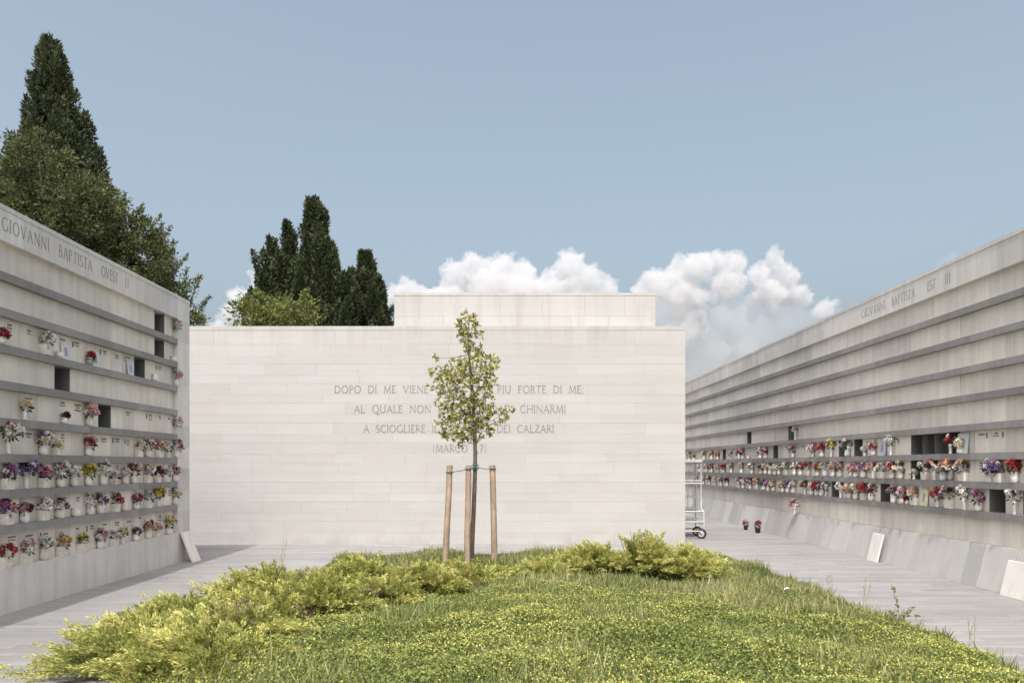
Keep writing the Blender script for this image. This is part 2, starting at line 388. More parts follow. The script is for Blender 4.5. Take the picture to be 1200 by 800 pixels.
# ------------------------------------------------------------------ lettering (own thin serif capitals; thick 1, thin 0)
def arc(cx, cy, rx, ry, a0, a1, n=10):
    return [(cx+rx*math.cos(math.radians(a0+(a1-a0)*i/n)), cy+ry*math.sin(math.radians(a0+(a1-a0)*i/n))) for i in range(n+1)]
GL = {  # glyph: width, [(polyline, weight, serif ends)]
 'A': (.78, [([(0.05,0),(.38,1)],0,1), ([(.38,1),(.73,0)],1,2), ([(.17,.36),(.60,.36)],0,0)]),
 'B': (.60, [([(.1,0),(.1,1)],1,3), ([(.1,.99)]+arc(.28,.76,.22,.23,90,-90)+[(.1,.53)],0,0), ([(.1,.53)]+arc(.30,.27,.27,.26,90,-90)+[(.1,.01)],1,0)]),
 'C': (.78, [(arc(.46,.5,.40,.5,48,312,16),1,0)]),
 'D': (.82, [([(.1,0),(.1,1)],1,3), ([(.1,.99)]+arc(.32,.5,.44,.49,90,-90,14)+[(.1,.01)],1,0)]),
 'E': (.56, [([(.1,0),(.1,1)],1,3), ([(.1,.98),(.50,.98)],0,4), ([(.1,.52),(.43,.52)],0,0), ([(.1,.02),(.53,.02)],0,4)]),
 'F': (.54, [([(.1,0),(.1,1)],1,3), ([(.1,.98),(.50,.98)],0,4), ([(.1,.52),(.43,.52)],0,0)]),
 'G': (.84, [(arc(.46,.5,.40,.5,48,320,16),1,0), ([(.77,.12),(.77,.42)],1,1)]),
 'H': (.82, [([(.1,0),(.1,1)],1,3), ([(.72,0),(.72,1)],1,3), ([(.1,.52),(.72,.52)],0,0)]),
 'I': (.22, [([(.11,0),(.11,1)],1,3)]),
 'L': (.56, [([(.1,0),(.1,1)],1,3), ([(.1,.02),(.53,.02)],0,4)]),
 'M': (.98, [([(.08,0),(.17,1)],0,1), ([(.17,1),(.49,.05)],1,0), ([(.49,.05),(.81,1)],0,0), ([(.81,1),(.90,0)],1,2)]),
 'N': (.84, [([(.1,0),(.1,1)],0,1), ([(.1,1),(.74,0)],1,0), ([(.74,0),(.74,1)],0,2)]),
 'O': (.92, [(arc(.46,.5,.40,.5,0,360,22),1,0)]),
 'P': (.58, [([(.1,0),(.1,1)],1,3), ([(.1,.99)]+arc(.28,.74,.25,.25,90,-90)+[(.1,.49)],0,0)]),
 'Q': (.92, [(arc(.46,.5,.40,.5,0,360,22),1,0), ([(.45,.02),(.72,-.17),(1.05,-.2)],1,0)]),
 'R': (.66, [([(.1,0),(.1,1)],1,3), ([(.1,.99)]+arc(.28,.75,.23,.24,90,-90)+[(.1,.51)],0,0), ([(.28,.51),(.66,0)],1,0)]),
 'S': (.52, [(arc(.27,.75,.19,.24,40,270,10)+arc(.25,.26,.22,.25,90,-140,10),1,0)]),
 'T': (.66, [([(.33,0),(.33,1)],1,1), ([(.02,.98),(.64,.98)],0,4)]),
 'U': (.80, [([(.1,1),(.1,.35)]+arc(.40,.34,.30,.33,180,360,12)+[(.70,1)],1,5)]),
 'V': (.76, [([(.05,1),(.38,0)],1,6), ([(.38,0),(.71,1)],0,7)]),
 'Z': (.66, [([(.06,.98),(.60,.98)],0,4), ([(.60,.98),(.06,.02)],1,0), ([(.06,.02),(.62,.02)],0,4)]),
 '1': (.30, [([(.15,0),(.15,1)],1,3)]),
 '7': (.56, [([(.04,.98),(.52,.98)],0,0), ([(.52,.98),(.20,0)],1,0)]),
 '(': (.34, [(arc(.42,.45,.32,.65,130,230,10),0,0)]),
 ')': (.34, [(arc(-.08,.45,.32,.65,50,-50,10),0,0)]),
 ',': (.22, [([(.12,.06),(.06,-.18)],1,0)]),
 ';': (.22, [([(.12,.06),(.06,-.18)],1,0), ([(.11,.58),(.115,.50)],1,0)]),
 "'": (.2, [([(.1,1),(.08,.8)],1,0)]),
}
def lettering(mb, text, cap, width, frame, tk=0.105, tn=0.062, word=0.62, track=0.12):
    """frame(u, v, w) -> world point; u along the line (centred), v up, w out of the wall"""
    adv = []
    for ch in text: adv.append(word if ch == ' ' else GL[ch][0]+track)
    tot = sum(adv); sx = width/tot
    u = -width/2; lay = 0
    def ribbon(p, q, w, lay):
        (x0, y0), (x1, y1) = p, q
        dx, dy = x1-x0, y1-y0; L = math.hypot(dx, dy) or 1; ox, oy = -dy/L*w/2, dx/L*w/2
        top = 0.0015 + (lay % 12)*0.00012
        a = [(x0+ox, y0+oy), (x0-ox, y0-oy), (x1-ox, y1-oy), (x1+ox, y1+oy)]
        vs = [frame(px, py, 0.0003) for px, py in a] + [frame(px, py, top) for px, py in a]
        mb.hexa(vs)
    for ch, ad in zip(text, adv):
        if ch != ' ':
            for pl, wt_, sf in GL[ch][1]:
                pts = [(u+x*sx, y*cap) for x, y in pl]
                for i in range(len(pts)-1):
                    dx, dy = pts[i+1][0]-pts[i][0], pts[i+1][1]-pts[i][1]
                    if wt_ and len(pl) > 4:      # round strokes swell on the upright parts
                        w = tn+(tk-tn)*abs(dy)/(math.hypot(dx, dy) or 1)
                    else: w = tk if wt_ else tn
                    ribbon(pts[i], pts[i+1], w*cap, lay); lay += 1
                sl_ = 0.10*cap
                def ser(p):
                    ribbon((p[0]-sl_, p[1]), (p[0]+sl_, p[1]), 0.045*cap, lay)
                if sf == 1: ser(pts[0])
                if sf == 2: ser(pts[-1])
                if sf in (3,): ser(pts[0]); lay += 1; ser(pts[-1])
                if sf == 5: ser(pts[0]); lay += 1; ser(pts[-1])
                if sf == 6: ser(pts[0])
                if sf == 7: ser(pts[-1])
                if sf == 4:
                    s_ = -1 if pl[0][1] > .5 else 1
                    ribbon(pts[-1], (pts[-1][0], pts[-1][1]+s_*0.13*cap), 0.05*cap, lay)
                lay += 1
        u += ad*sx

# ------------------------------------------------------------------ front wall with the engraved verse
FY = 16.2
front = empty('inscribed_wall', (-1.5, FY, 0), 'broad white limestone wall engraved with a verse, facing the young staked tree', 'wall')
front_inv = lambda v: (v[0]+1.5, v[1]-FY, v[2])
def local(mb, org):
    mb.v = [(x-org[0], y-org[1], z-org[2]) for x, y, z in mb.v]
FO = (-1.5, FY, 0)
FX0, FX1 = -6.62, (803-CX)*FY/F
b = MB(); b.box(FX0+.02, FX1-.02, FY+.04, FY+3.0, -.02, 4.36); local(b, FO); b.build('wall_core', M_front, front)
b = MB()
zb = [0.0, 0.23, 0.46]
z = 0.46
alt = [.17, .23]
k = 0
while z < 4.2:
    z += alt[k % 2]; k += 1; zb.append(z)
zb[-1] = 4.345
band_rows = []
for i in range(len(zb)-1):
    x = FX0 - rnd.uniform(0, .8)
    rowt = rnd.uniform(.42, .58)
    while x < FX1:
        w = rnd.choice([0.7, 0.9, 1.2, 1.2, 1.6])*rnd.uniform(.85, 1.15)
        x0, x1 = max(x, FX0), min(x+w, FX1)
        if FX1-x1 < .3: x1 = FX1
        dz = rnd.uniform(0, .0015)
        if x1-x0 > .02:
            b.box(x0+.0009, x1-.0009, FY+dz, FY+.04, zb[i]+.0006, zb[i+1]-.0006-.0006*(i % 2), 0.02 if any(abs((zb[i]+zb[i+1])/2-q) < .06 and abs((x0+x1)/2+.75) < 2.6 for q in (2.746, 2.346, 1.947)) else min(1, max(0, rowt+rnd.uniform(-.38, .38))))
        x = x1 if x1 == FX1 else x+w
local(b, FO); b.build('ashlar_facing', M_front, front)
b = MB(); x = FX0
while x < FX1:                                   # coping
    x1 = min(x+1.55, FX1); x1 = FX1 if FX1-x1 < .4 else x1
    b.box(x+.0015, x1-.0015, FY-.003, FY+3.0, 4.347, 4.43, rnd.random()); x = x1
local(b, FO); b.build('coping', M_front, front)
# set-back upper block
UY = 16.85; UX0, UX1 = (462-CX)*UY/F, (768-CX)*UY/F; UZ = EYE+(CY-343)*UY/F
b = MB()
b.box(UX0+.03, UX1-.03, UY+.05, UY+1.7, 4.432, UZ-.03)
for (z0, z1) in ((4.432, 4.76), (4.76, UZ-.065)):
    x = UX0
    while x < UX1:
        x1 = min(x+rnd.uniform(.7, 1.5), UX1); x1 = UX1 if UX1-x1 < .4 else x1
        b.box(x+.0015, x1-.0015, UY+rnd.uniform(0, .002), UY+.05, z0+.001, z1-.001, rnd.uniform(.2, .9)); x = x1
b.box(UX0-.01, UX1+.01, UY-.004, UY+1.72, UZ-.063, UZ, .6)
local(b, FO); b.build('upper_block', M_front, front)
# verse lines
def wallframe(xc, zbase):
    return lambda u, v, w: (xc+u+1.5, -w-.0022, zbase+v)
lines = [("DOPO DI ME VIENE COLUI CH'E PIU FORTE DI ME;", 392, 685, 460.3), ("AL QUALE NON SON DEGNO DI CHINARMI", 415, 664, 483.3),
         ("A SCIOGLIERE IL LEGACCIO DEI CALZARI", 426, 650, 506.3), ("(MARCO 1,7)", 507, 571, 529.3)]
for t, xa, xb, yb in lines:
    b = MB(); s = FY/F
    xc = ((xa+xb)/2-CX)*s
    lettering(b, t, 8.6*s, (xb-xa)*s, wallframe(xc, EYE+(CY-yb)*s), word=.85)
    b.build('inscription_line', M_letter, front)

# ------------------------------------------------------------------ columbarium walls
PITCH = .345
def columbarium(side, name, label, XP, ztop, zfr, ledges, zplinth, yend, ycol, y0, depth, openings, single_rows, k_rng, nears, inscr):
    """side -1: wall on the left facing +X, +1: on the right facing -X.  XP = outer face"""
    org = (side*(XP+depth/2), (y0+yend)/2, 0)
    root = empty(name, org, label, 'columbarium')
    sx = lambda d: side*(XP+d)                      # depth behind the outer face
    def bx(mb, d0, d1, ya, yb, z0, z1, tone=.5):
        a, c = sorted((sx(d0), sx(d1))); mb.box(a, c, min(ya, yb), max(ya, yb), z0, z1, tone)
    def done(mb, nm, mat, par=root, bevel=0):
        local(mb, org); return mb.build(nm, mat, par, bevel)
    R = .075                                       # recess of the niche fronts
    b = MB(); bx(b, .48, depth, y0, yend-.02, -.02, ztop-.06); bx(b, R+.02, .48, y0, yend-.3, -.02, zplinth-.02)
    bx(b, R+.02, .48, y0, yend-.3, zfr+.02, ztop-.06); done(b, 'wall_core', M_core)
    b = MB(); y = y0
    while y < yend:                                # frieze of long blocks
        y1 = min(y+1.38, yend); y1 = yend if yend-y1 < .5 else y1
        bx(b, 0, .4, y+.002, y1-.002, zfr, ztop-.05, rnd.random()); y = y1
    done(b, 'frieze', M_frieze)
    b = MB(); y = y0
    while y < yend:
        y1 = min(y+1.38, yend); y1 = yend if yend-y1 < .5 else y1
        bx(b, -.008, depth+.01, y+.002, y1-.002, ztop-.05, ztop, rnd.random()); y = y1
    done(b, 'coping', M_frieze)
    b = MB(); y = y0
    while y < yend:
        y1 = min(y+2.07, yend); y1 = yend if yend-y1 < .5 else y1
        bx(b, 0 if side < 0 else .05, .4, y+.0015, y1-.0015, 0.0, zplinth, rnd.uniform(.2, .9)); y = y1
    done(b, 'plinth', M_frieze if side < 0 else M_panel)
    b = MB()                                        # end pillar
    for i in range(10):
        z0 = zplinth+(zfr-zplinth)*i/10; z1 = zplinth+(zfr-zplinth)*(i+1)/10
        bx(b, 0, .45, ycol, yend, z0+.001, z1-.001, rnd.random())
    bx(b, .45, depth-.01, yend-.05, yend, zplinth, zfr, .5)
    done(b, 'end_pillar', M_frieze)
    for zt in ledges:
        b = MB(); y = ycol-.001
        while y > y0:
            y1 = max(y-1.38, y0)
            bx(b, .002, .46, y-.0015, y1+.0015, zt-.09, zt, rnd.random()); y = y1
        done(b, 'ledge', M_ledge)
    tops = [zplinth]+ledges[::-1]                  # rows counted from the bottom
    ceil = [z-.09 for z in ledges[::-1]]+[zfr]
    k0, k1 = k_rng
    cell = lambda k: (ycol-PITCH*(k+1), ycol-PITCH*k)
    rest = MB(); nrest = 0
    for r in range(9):
        zb_, zt_ = tops[r], ceil[r]
        ops = {k for rr, k in openings if rr == r+1}
        for k in ops:
            ya, yb = cell(k); b = MB()
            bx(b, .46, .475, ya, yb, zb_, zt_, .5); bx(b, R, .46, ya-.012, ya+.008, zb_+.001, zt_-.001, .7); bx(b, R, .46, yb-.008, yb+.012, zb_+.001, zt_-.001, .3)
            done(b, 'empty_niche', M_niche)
        k = k0
        while k < k1:
            if k in ops: k += 1; continue
            if r+1 in single_rows and nears(k):
                ya, yb = cell(k); b = MB()
                bx(b, R+rnd.uniform(-.003, .003), R+.02, ya+.002, yb-.002, zb_+.001, zt_-.001, rnd.random())
                c = done(b, 'niche_cover', M_cover)
                if inscr(r+1, k):
                    q = MB(); dq = R-.004
                    hh_ = zt_-zb_
                    def bar(y_, z_, w_, h_): bx(q, dq-.003, dq+.002, y_-w_/2, y_+w_/2, z_-h_/2, z_+h_/2)
                    yc = (ya+yb)/2+rnd.uniform(-.03, .03); z_ = zt_-hh_*rnd.uniform(.14, .22)
                    for ln in range(rnd.choice([1, 2, 2, 3])):
                        nw = rnd.choice([3, 4, 5, 6]); 
                        for w_ in range(nw):
                            bar(yc+(w_-(nw-1)/2)*.024+rnd.uniform(-.003, .003), z_, .015, .012 if ln else .018)
                        z_ -= .034
                    if rnd.random() < .45: bar(ya+.06, zt_-hh_*.25, .022, .07); 
                    q.build('inscription', M_mark, c); local_q(q, org, c)
                k += 1
            else:
                j = k; wmax = rnd.choice([4, 5, 5]) if r+1 not in single_rows else (5 if k1-k > 5 else 1)
                while j < k1 and j-k < wmax and j not in ops and not (r+1 in single_rows and nears(j)): j += 1
                ya, yb = cell(j-1)[0], cell(k)[1]; b = MB()
                if r+1 in single_rows:
                    for kk in range(k, j):
                        a_, b_ = cell(kk); bx(rest, R+rnd.uniform(-.003, .003), R+.02, a_+.002, b_-.002, zb_+.001, zt_-.001, rnd.random())
                    nrest += 1
                else:
                    bx(b, R+rnd.uniform(-.003, .003), R+.02, ya+.002, yb-.002, zb_+.001, zt_-.001, rnd.random())
                    done(b, 'facing_panel', M_panel)
                k = j
    if nrest:
        o = done(rest, 'niche_covers', M_cover); o['kind'] = 'stuff'
    return root, tops
def local_q(q, org, c):
    me = [o for o in c.children][-1].data
    co_ = np.empty(len(me.vertices)*3, np.float32); me.vertices.foreach_get('co', co_)
    co_ = co_.reshape(-1, 3)-np.array(org, np.float32); me.vertices.foreach_set('co', co_.ravel()); me.update()

XL, XR = 5.38, 6.35
LZ = [3.677, 3.290, 2.90, 2.509, 2.109, 1.723, 1.336, .955]
RZ = [3.783, 3.375, 2.961, 2.571, 2.164, 1.767, 1.381, .984]
blank_l = {(7, 2), (5, 12), (4, 3), (3, 7), (5, 5)}
left, tops_l = columbarium(-1, 'columbarium_wall', 'grey columbarium wall with flowers on its ledges, left of the paved path, in shade', XL, 4.39, 4.008, LZ, .491,
    13.57, 13.08, 2.0, 2.9, {(6, 9), (5, 6), (7, 3), (8, 1), (9, 1), (9, 14)}, {1, 2, 3, 4, 5, 7}, (0, 31), lambda k: k < 16,
    lambda r, k: (r, k) not in blank_l and (r+k*3) % 7 != 0)
YR0 = 10.556 - PITCH*0 
ycol_r = 10.556+.341*90
def RK(k):  # photo niche counted from the opening nearest the frame edge -> column index from far end
    return int(round((ycol_r-(10.556-.341+.341*k))/PITCH - .5))
PITCH_L = PITCH; PITCH = .341
ops_r = {(2, 0), (2, -2), (2, 9), (2, 15), (3, 6), (4, 3), (4, 4), (4, 5), (4, 6), (4, 12), (4, 14), (4, 25), (4, 38), (5, 22), (5, 31)}
ops_r = {(r, 89-(k-1) if False else 90-k) for r, k in ops_r}
right, tops_r = columbarium(1, 'columbarium_wall', 'long grey columbarium wall with slabs leaning at its foot, along the right path', XR, 4.514, 4.11, RZ, .56,
    ycol_r+.5, ycol_r, 2.0, 2.9, ops_r, {2, 3, 4}, (0, 112), lambda k: 62 <= k < 94, lambda r, k: (r*5+k*3) % 5 < 3)
# frieze names
b = MB(); sL = lambda px: F*XL/(CX-px)
def frL(yc, zbase): return lambda u, v, w: (-XL+w+.0005 - left.location.x, yc+u-left.location.y, zbase+v)
zc = 4.12
for t, xa, xb in (("GIOVANNI", 2, 59), ("BAPTISTA", 69, 109), ("OVEST", 119, 139), ("II", 146.5, 152)):
    ya, yb = sL(xa), sL(xb); lettering(b, t, .142, yb-ya, frL((ya+yb)/2, zc), track=.2)
b.build('inscription', M_letter2, left)
b = MB(); sR = lambda px: F*XR/(px-CX)
def frR(yc, zbase): return lambda u, v, w: (XR-w-.0005-right.location.x, yc-u-right.location.y, zbase+v)
for t, xa, xb in (("GIOVANNI", 1010, 1038), ("BAPTISTA", 1045, 1073), ("EST", 1087, 1097), ("III", 1107.5, 1115)):
    ya, yb = sR(xa), sR(xb); lettering(b, t, .142, ya-yb, frR((ya+yb)/2, 4.215), track=.2)
b.build('inscription', M_letter2, right)

# ------------------------------------------------------------------ flower vases
def bouquet(parent, cols, c, rad, hgt, dense=1.0, petal=1.0, trail=0.0):
    """blooms and leaves as separate meshes of the vase thing (local coordinates)"""
    nb = max(8, int(rnd.uniform(14, 20)*dense)); rad *= 1.12; hgt *= 1.15
    cols = list(cols)*3+(['W', 'C', 'P'] if len(set(cols)) > 1 else [])
    L = Leaves(); cols_u = list(dict.fromkeys(cols)); mats = [M_fl[k] for k in cols_u]
    for i in range(nb):
        th = rnd.uniform(0, 6.283); e = math.acos(rnd.uniform(-.25, 1)); rr = rnd.uniform(.65, 1)
        p = np.array([c[0]+rad*rr*math.sin(e)*math.cos(th), c[1]+rad*rr*math.sin(e)*math.sin(th), c[2]+hgt*rr*math.cos(e)])
        k = cols_u.index(rnd.choice(cols)); br = rnd.uniform(.022, .040)*petal
        n_ = 16; dd = norm(rng.normal(size=(n_, 3)) + 0.4*norm(p-np.array(c)))
        L.add(p+dd*br*.25, dd, br, br*.85, np.clip(rng.normal(.6, .25, n_), 0, 1), k, fold=.4)
    L.build('blooms', mats, parent)
    G_ = Leaves(); n_ = int(46*dense)
    dd = norm(rng.normal(size=(n_, 3))+np.array([0, 0, .35]))
    G_.add(np.array(c)+dd*np.array([rad*.5, rad*.5, hgt*.5])-np.array([0, 0, .01]), dd, rng.uniform(.035, .075, n_), rng.uniform(.016, .028, n_), rng.random(n_))
    st = MB()
    G_.build('leaves', M_bleaf, parent)

ORD = ['', 'first', 'second', 'third', 'fourth', 'fifth', 'sixth', 'seventh', 'eighth', 'ninth', 'tenth', 'eleventh', 'twelfth', 'thirteenth', 'fourteenth',
       'fifteenth', 'sixteenth', 'seventeenth', 'eighteenth', 'nineteenth', 'twentieth', 'twenty-first', 'twenty-second', 'twenty-third', 'twenty-fourth',
       'twenty-fifth', 'twenty-sixth', 'twenty-seventh', 'twenty-eighth', 'twenty-ninth', 'thirtieth', 'thirty-first', 'thirty-second', 'thirty-third', 'thirty-fourth', 'thirty-fifth', 'thirty-sixth', 'thirty-seventh', 'thirty-eighth', 'thirty-ninth', 'fortieth', 'forty-first', 'forty-second', 'forty-third']
# (px in the photograph, colours, size, vase kind)   v round vase, b box planter, s slim vase, e empty vase
LEFT_FL = {
 1: [(7,'YRG',1.1,'b'),(31,'WPW',1.1,'b'),(52,'GWW',1.1,'v'),(73,'YPG',1.1,'b'),(96,'YCG',1.0,'b'),(118,'PWP',1.05,'v'),(134,'WW',.9,'b'),(144,'GC',.8,'s'),(160,'VBG',.85,'v'),(174,'RRP',1.0,'v'),(184,'OOG',.85,'b'),(198,'YYC',1.5,'v')],
 2: [(9,'VMV',1.3,'b'),(29,'DPG',.95,'v'),(51,'WGW',1.1,'b'),(70,'WDG',1.1,'v'),(89,'',1,'e'),(106,'WGG',1.2,'v'),(118,'VVW',1.15,'v'),(136,'DRG',1.0,'b'),(146,'',.9,'e'),(160,'DM',1.0,'v'),(174,'WWG',1.15,'b'),(186,'YPC',1.2,'s'),(206,'WCG',1.1,'v')],
 3: [(10,'PMV',1.25,'b'),(31,'VVB',1.2,'s'),(52,'PPM',1.05,'b'),(71,'WWP',1.35,'v'),(87,'WG',1.05,'v'),(104,'YYY',1.05,'v'),(121,'WWG',1.3,'v'),(134,'PW',.7,'b'),(147,'GW',.85,'v'),(157,'PDM',1.15,'v'),(174,'WYW',1.2,'b'),(185,'DG',.9,'b'),(195,'WWG',1.0,'b'),(206,'WPG',1.0,'v')],
 4: [(10,'RMW',1.5,'s'),(51,'WVW',1.25,'v'),(67,'GG',.8,'b'),(104,'DRP',1.05,'v'),(163,'GG',.9,'b'),(174,'BPG',1.1,'v'),(187,'OPC',1.2,'b'),(197,'GW',.8,'s'),(207,'DMP',1.15,'v')],
 5: [(29,'CG',.8,'s'),(76,'DG',.45,'v'),(105,'PPO',1.15,'v'),(207,'PWG',.95,'s')],
 7: [(1,'RD',.7,'v'),(54,'WWW',1.1,'b'),(70,'',.7,'e'),(105,'RR',.6,'g'),(182,'',1,'e'),(207,'WPG',1.1,'v')],
 8: [(204,'',.8,'e')],
 9: [(207,'WWC',1.05,'s')],
}
RIGHT_FL = {
 2: [(816,'WP',1,'v'),(824,'WWC',1,'v'),(831,'PD',1,'v'),(838,'WG',1,'v'),(845,'PPC',1,'v'),(852,'DG',1,'v'),(866,'WP',1,'v'),(871,'WWG',.9,'v'),(879,'DVV',1.2,'v'),(887,'PO',1.1,'v'),(895,'VB',1,'v'),(900,'PV',1,'v'),(906,'WWC',1,'v'),(917,'CY',.9,'v'),(923,'VV',1,'v'),(930,'WWW',1.1,'v'),(943,'RD',1,'s'),(951,'WG',1.05,'v'),(957,'RR',1,'v'),(963,'VBV',1.05,'v'),(968,'WG',.95,'s'),(985,'WGW',1.0,'s'),(995,'PCY',1.05,'v'),
     (1003,'WCG',1.1,'v'),(1012,'RRR',1.45,'b'),(1021,'WDG',1.1,'v'),(1047,'VDG',1.1,'v'),(1057,'PPW',1.1,'v'),(1064,'D',.45,'v'),(1071,'OOC',1.1,'b'),(1099,'RM',.9,'s'),(1112,'DGV',1.25,'b'),(1130,'WWG',1.25,'s'),(1147,'VMM',1.1,'v'),(1189,'WWG',1.1,'s')],
 3: [(820,'WP',1,'v'),(828,'PC',1,'v'),(834,'DP',1,'v'),(841,'PG',1,'v'),(848,'RR',1,'v'),(857,'WWC',1.05,'v'),(869,'CYW',1.1,'v'),(881,'YWC',1.1,'v'),(892,'DG',.9,'v'),(897,'VP',1,'v'),(902,'WP',1,'v'),(908,'WW',1,'v'),(913,'WWW',.9,'v'),(921,'WWW',1.35,'b'),(931,'WG',1.1,'v'),(938,'PD',1,'v'),(947,'MRR',1.2,'v'),(958,'RYC',1.1,'v'),(967,'WGG',1.1,'v'),(976,'PW',1,'v'),(984,'PPD',1.1,'v'),(998,'PP',.9,'v'),
     (1003,'PPP',.95,'v'),(1012,'WWV',1.1,'v'),(1022,'PPR',1.1,'b'),(1033,'WG',1.0,'b'),(1045,'RPG',1.0,'v'),(1055,'WOG',1.25,'v'),(1071,'WG',.5,'s'),(1084,'WGD',1.05,'b'),(1095,'RWW',1.1,'s'),(1106,'OOW',1.05,'v'),(1114,'ORO',1.1,'g'),(1129,'VYP',1.25,'b'),(1161,'VWV',1.3,'b'),(1170,'BBV',1.05,'b'),(1189,'RRR',1.15,'v')],
 4: [(808,'WPV',1.2,'v'),(813,'YY',.8,'v'),(825,'WP',1.1,'v'),(834,'RYC',1.0,'v'),(841,'ROR',1.0,'v'),(856,'CG',.8,'s'),(866,'MMP',1.15,'v'),(870,'RP',1.1,'v'),(877,'',.7,'e'),(891,'WWD',1.1,'v'),(897,'PD',1.05,'v'),(929,'WRG',1.1,'v'),(952,'PWP',1.1,'v'),(963,'RR',1.0,'v'),(974,'YCY',1.15,'s'),(993,'BWW',1.35,'v'),
     (1013,'W',.5,'s'),(1023,'RRP',.9,'v'),(1044,'WWG',1.25,'s'),(1114,'RDR',.9,'s'),(1125,'WCG',.7,'v')],
 5: [(932,'WGC',.9,'s')],
}
KINDW = {'v': 'rounded vase', 'b': 'square planter', 's': 'slim vase', 'g': 'grey vase', 'e': 'vase'}
ROW_L = {1: 'left wall bottom row', 2: 'left wall second row up', 3: 'left wall third row up', 4: 'left wall fourth row up', 5: 'left wall fifth row up', 7: 'left wall seventh row up', 8: 'left wall eighth row up', 9: 'left wall top row'}
ROW_R = {2: 'right wall lowest row', 3: 'right wall middle row', 4: 'right wall third row up', 5: 'right wall fourth row up'}
def vase_mesh(kind, s):
    b = MB()
    if kind == 'b':
        w = .066*s; h = .11*s
        b.hexa([(-.042,-w*.85,0),(.034,-w*.85,0),(.034,w*.85,0),(-.042,w*.85,0),(-.042,-w,h),(.038,-w,h),(.038,w,h),(-.042,w,h)], rnd.random()); H = h; mat = M_vase
    elif kind == 's':
        H = .15*s; b.lathe([(0,0),(.022,0),(.024,.01),(.020,.05),(.026,H),(.020,H),(.016,H-.02)]); mat = M_vasew
    elif kind == 'g':
        H = .14*s; b.lathe([(0,0),(.03,0),(.04,.05),(.036,.10),(.04,H),(.03,H),(.028,H-.02)]); mat = M_vaseg
    else:
        H = rnd.uniform(.10, .13)*max(.6, s); rr = rnd.uniform(.043, .053)
        b.lathe([(0,0),(rr*.75,0),(rr,.02),(rr*1.05,H*.5),(rr*.85,H*.85),(rr,H),(rr*.8,H),(rr*.7,H-.02),(0,H-.02)]); mat = M_vasew if rnd.random() < .45 else M_vase
    return b, H, mat
def colour_words(cols):
    u = [c for c in dict.fromkeys(cols) if c in FLN]
    if not u: return 'leafy green sprigs'
    w = ' and '.join(FLN[c] for c in u[:2])
    return w + ' flowers'
for side, cat_, rows, X, tops, rown, grp in ((-1, LEFT_FL, ROW_L, XL, tops_l, ROW_L, 'flower vases on the left columbarium wall'), (1, RIGHT_FL, ROW_R, XR, tops_r, ROW_R, 'flower vases on the right columbarium wall')):
    for r, items in cat_.items():
        items = sorted(items, key=lambda t: -t[0])
        Xv = X+.028
        for i, (px, cols, s, kind) in enumerate(items):
            y = F*Xv/abs(px-CX)
            end = 'from end pillar' if side < 0 else 'from right edge'
            what = (f'{colour_words(cols)} in {KINDW[kind]}') if kind != 'e' else 'empty pale vase'
            lab = f'{what}, {rown[r]}, {ORD[i+1]} {end}' if len(items) > 1 else f'{what}, {rown[r]}'
            root = empty('flower_vase', (side*Xv, y, tops[r-1]+.001), lab, 'flower vase', grp)
            root.rotation_euler.z = 0 if side < 0 else math.pi
            vm, H, mat = vase_mesh('v' if kind == 'e' else kind, min(s, 1.1))
            vm.build('vase', mat, root)
            if kind == 'e': continue
            flowers = [c for c in cols if c in FLN] or ['C']
            dens = s if [c for c in cols if c in FLN] else .6
            gr = cols.count('G')
            fs = (.84 if side < 0 else .93)*rnd.uniform(.85, 1.15)
            bouquet(root, flowers, (0.012, rnd.uniform(-.012, .012), H+.055*s*fs), .078*s*fs, .088*s*fs, dens*(1.0-.22*gr) if gr else dens*1.15)

# small enamel plaques on niche fronts
def plaque(px, r, side, w, h, mat, label, tilt=.05, px_lift=0.0):
    X = XL if side < 0 else XR; tops = tops_l if side < 0 else tops_r
    y = F*(X+.05)/abs(px-CX)
    root = empty('memorial_plaque', (side*(X+.045), y, tops[r-1]+.001+px_lift), label, 'plaque', 'small plaques propped on the ledges')
    b = MB(); s = -side
    b.hexa([(0,-w/2,0),(s*.008,-w/2,0),(s*.008,w/2,0),(0,w/2,0),(-s*tilt*.5,-w/2,h),(s*(.008-tilt*.5),-w/2,h),(s*(.008-tilt*.5),w/2,h),(-s*tilt*.5,w/2,h)])
    b.build('plate', mat, root)
    q = MB()
    q.hexa([(s*.0085,-w*.12,h*.25),(s*.0095,-w*.12,h*.25),(s*.0095,w*.2,h*.25),(s*.0085,w*.2,h*.25),(s*(.0085-tilt*.37),-w*.12,h*.75),(s*(.0095-tilt*.37),-w*.12,h*.75),(s*(.0095-tilt*.37),w*.2,h*.75),(s*(.0085-tilt*.37),w*.2,h*.75)])
    q.build('portrait_panel', M_vaseg, root)
plaque(77, 7, -1, .18, .21, M_plaque, 'white plaque with grey portrait panel, left wall seventh row, beside white bouquet')
plaque(112, 7, -1, .17, .20, M_plaque, 'white plaque with grey panel beside the single red flower, left wall seventh row')
plaque(153, 7, -1, .18, .20, M_plaqueB, 'pale blue plaque beside the dark open niche, left wall seventh row')
plaque(1034, 4, 1, .24, .25, M_plaqueB, 'pale blue portrait plaque on the right wall, left of the wide open niches')
plaque(1128, 4, 1, .26, .28, M_plaque, 'large white plaque on the right wall, right of the wide open niches')
plaque(1083, 2, 1, .20, .25, M_plaqueY, 'cream yellow plaque on the right wall lowest row')

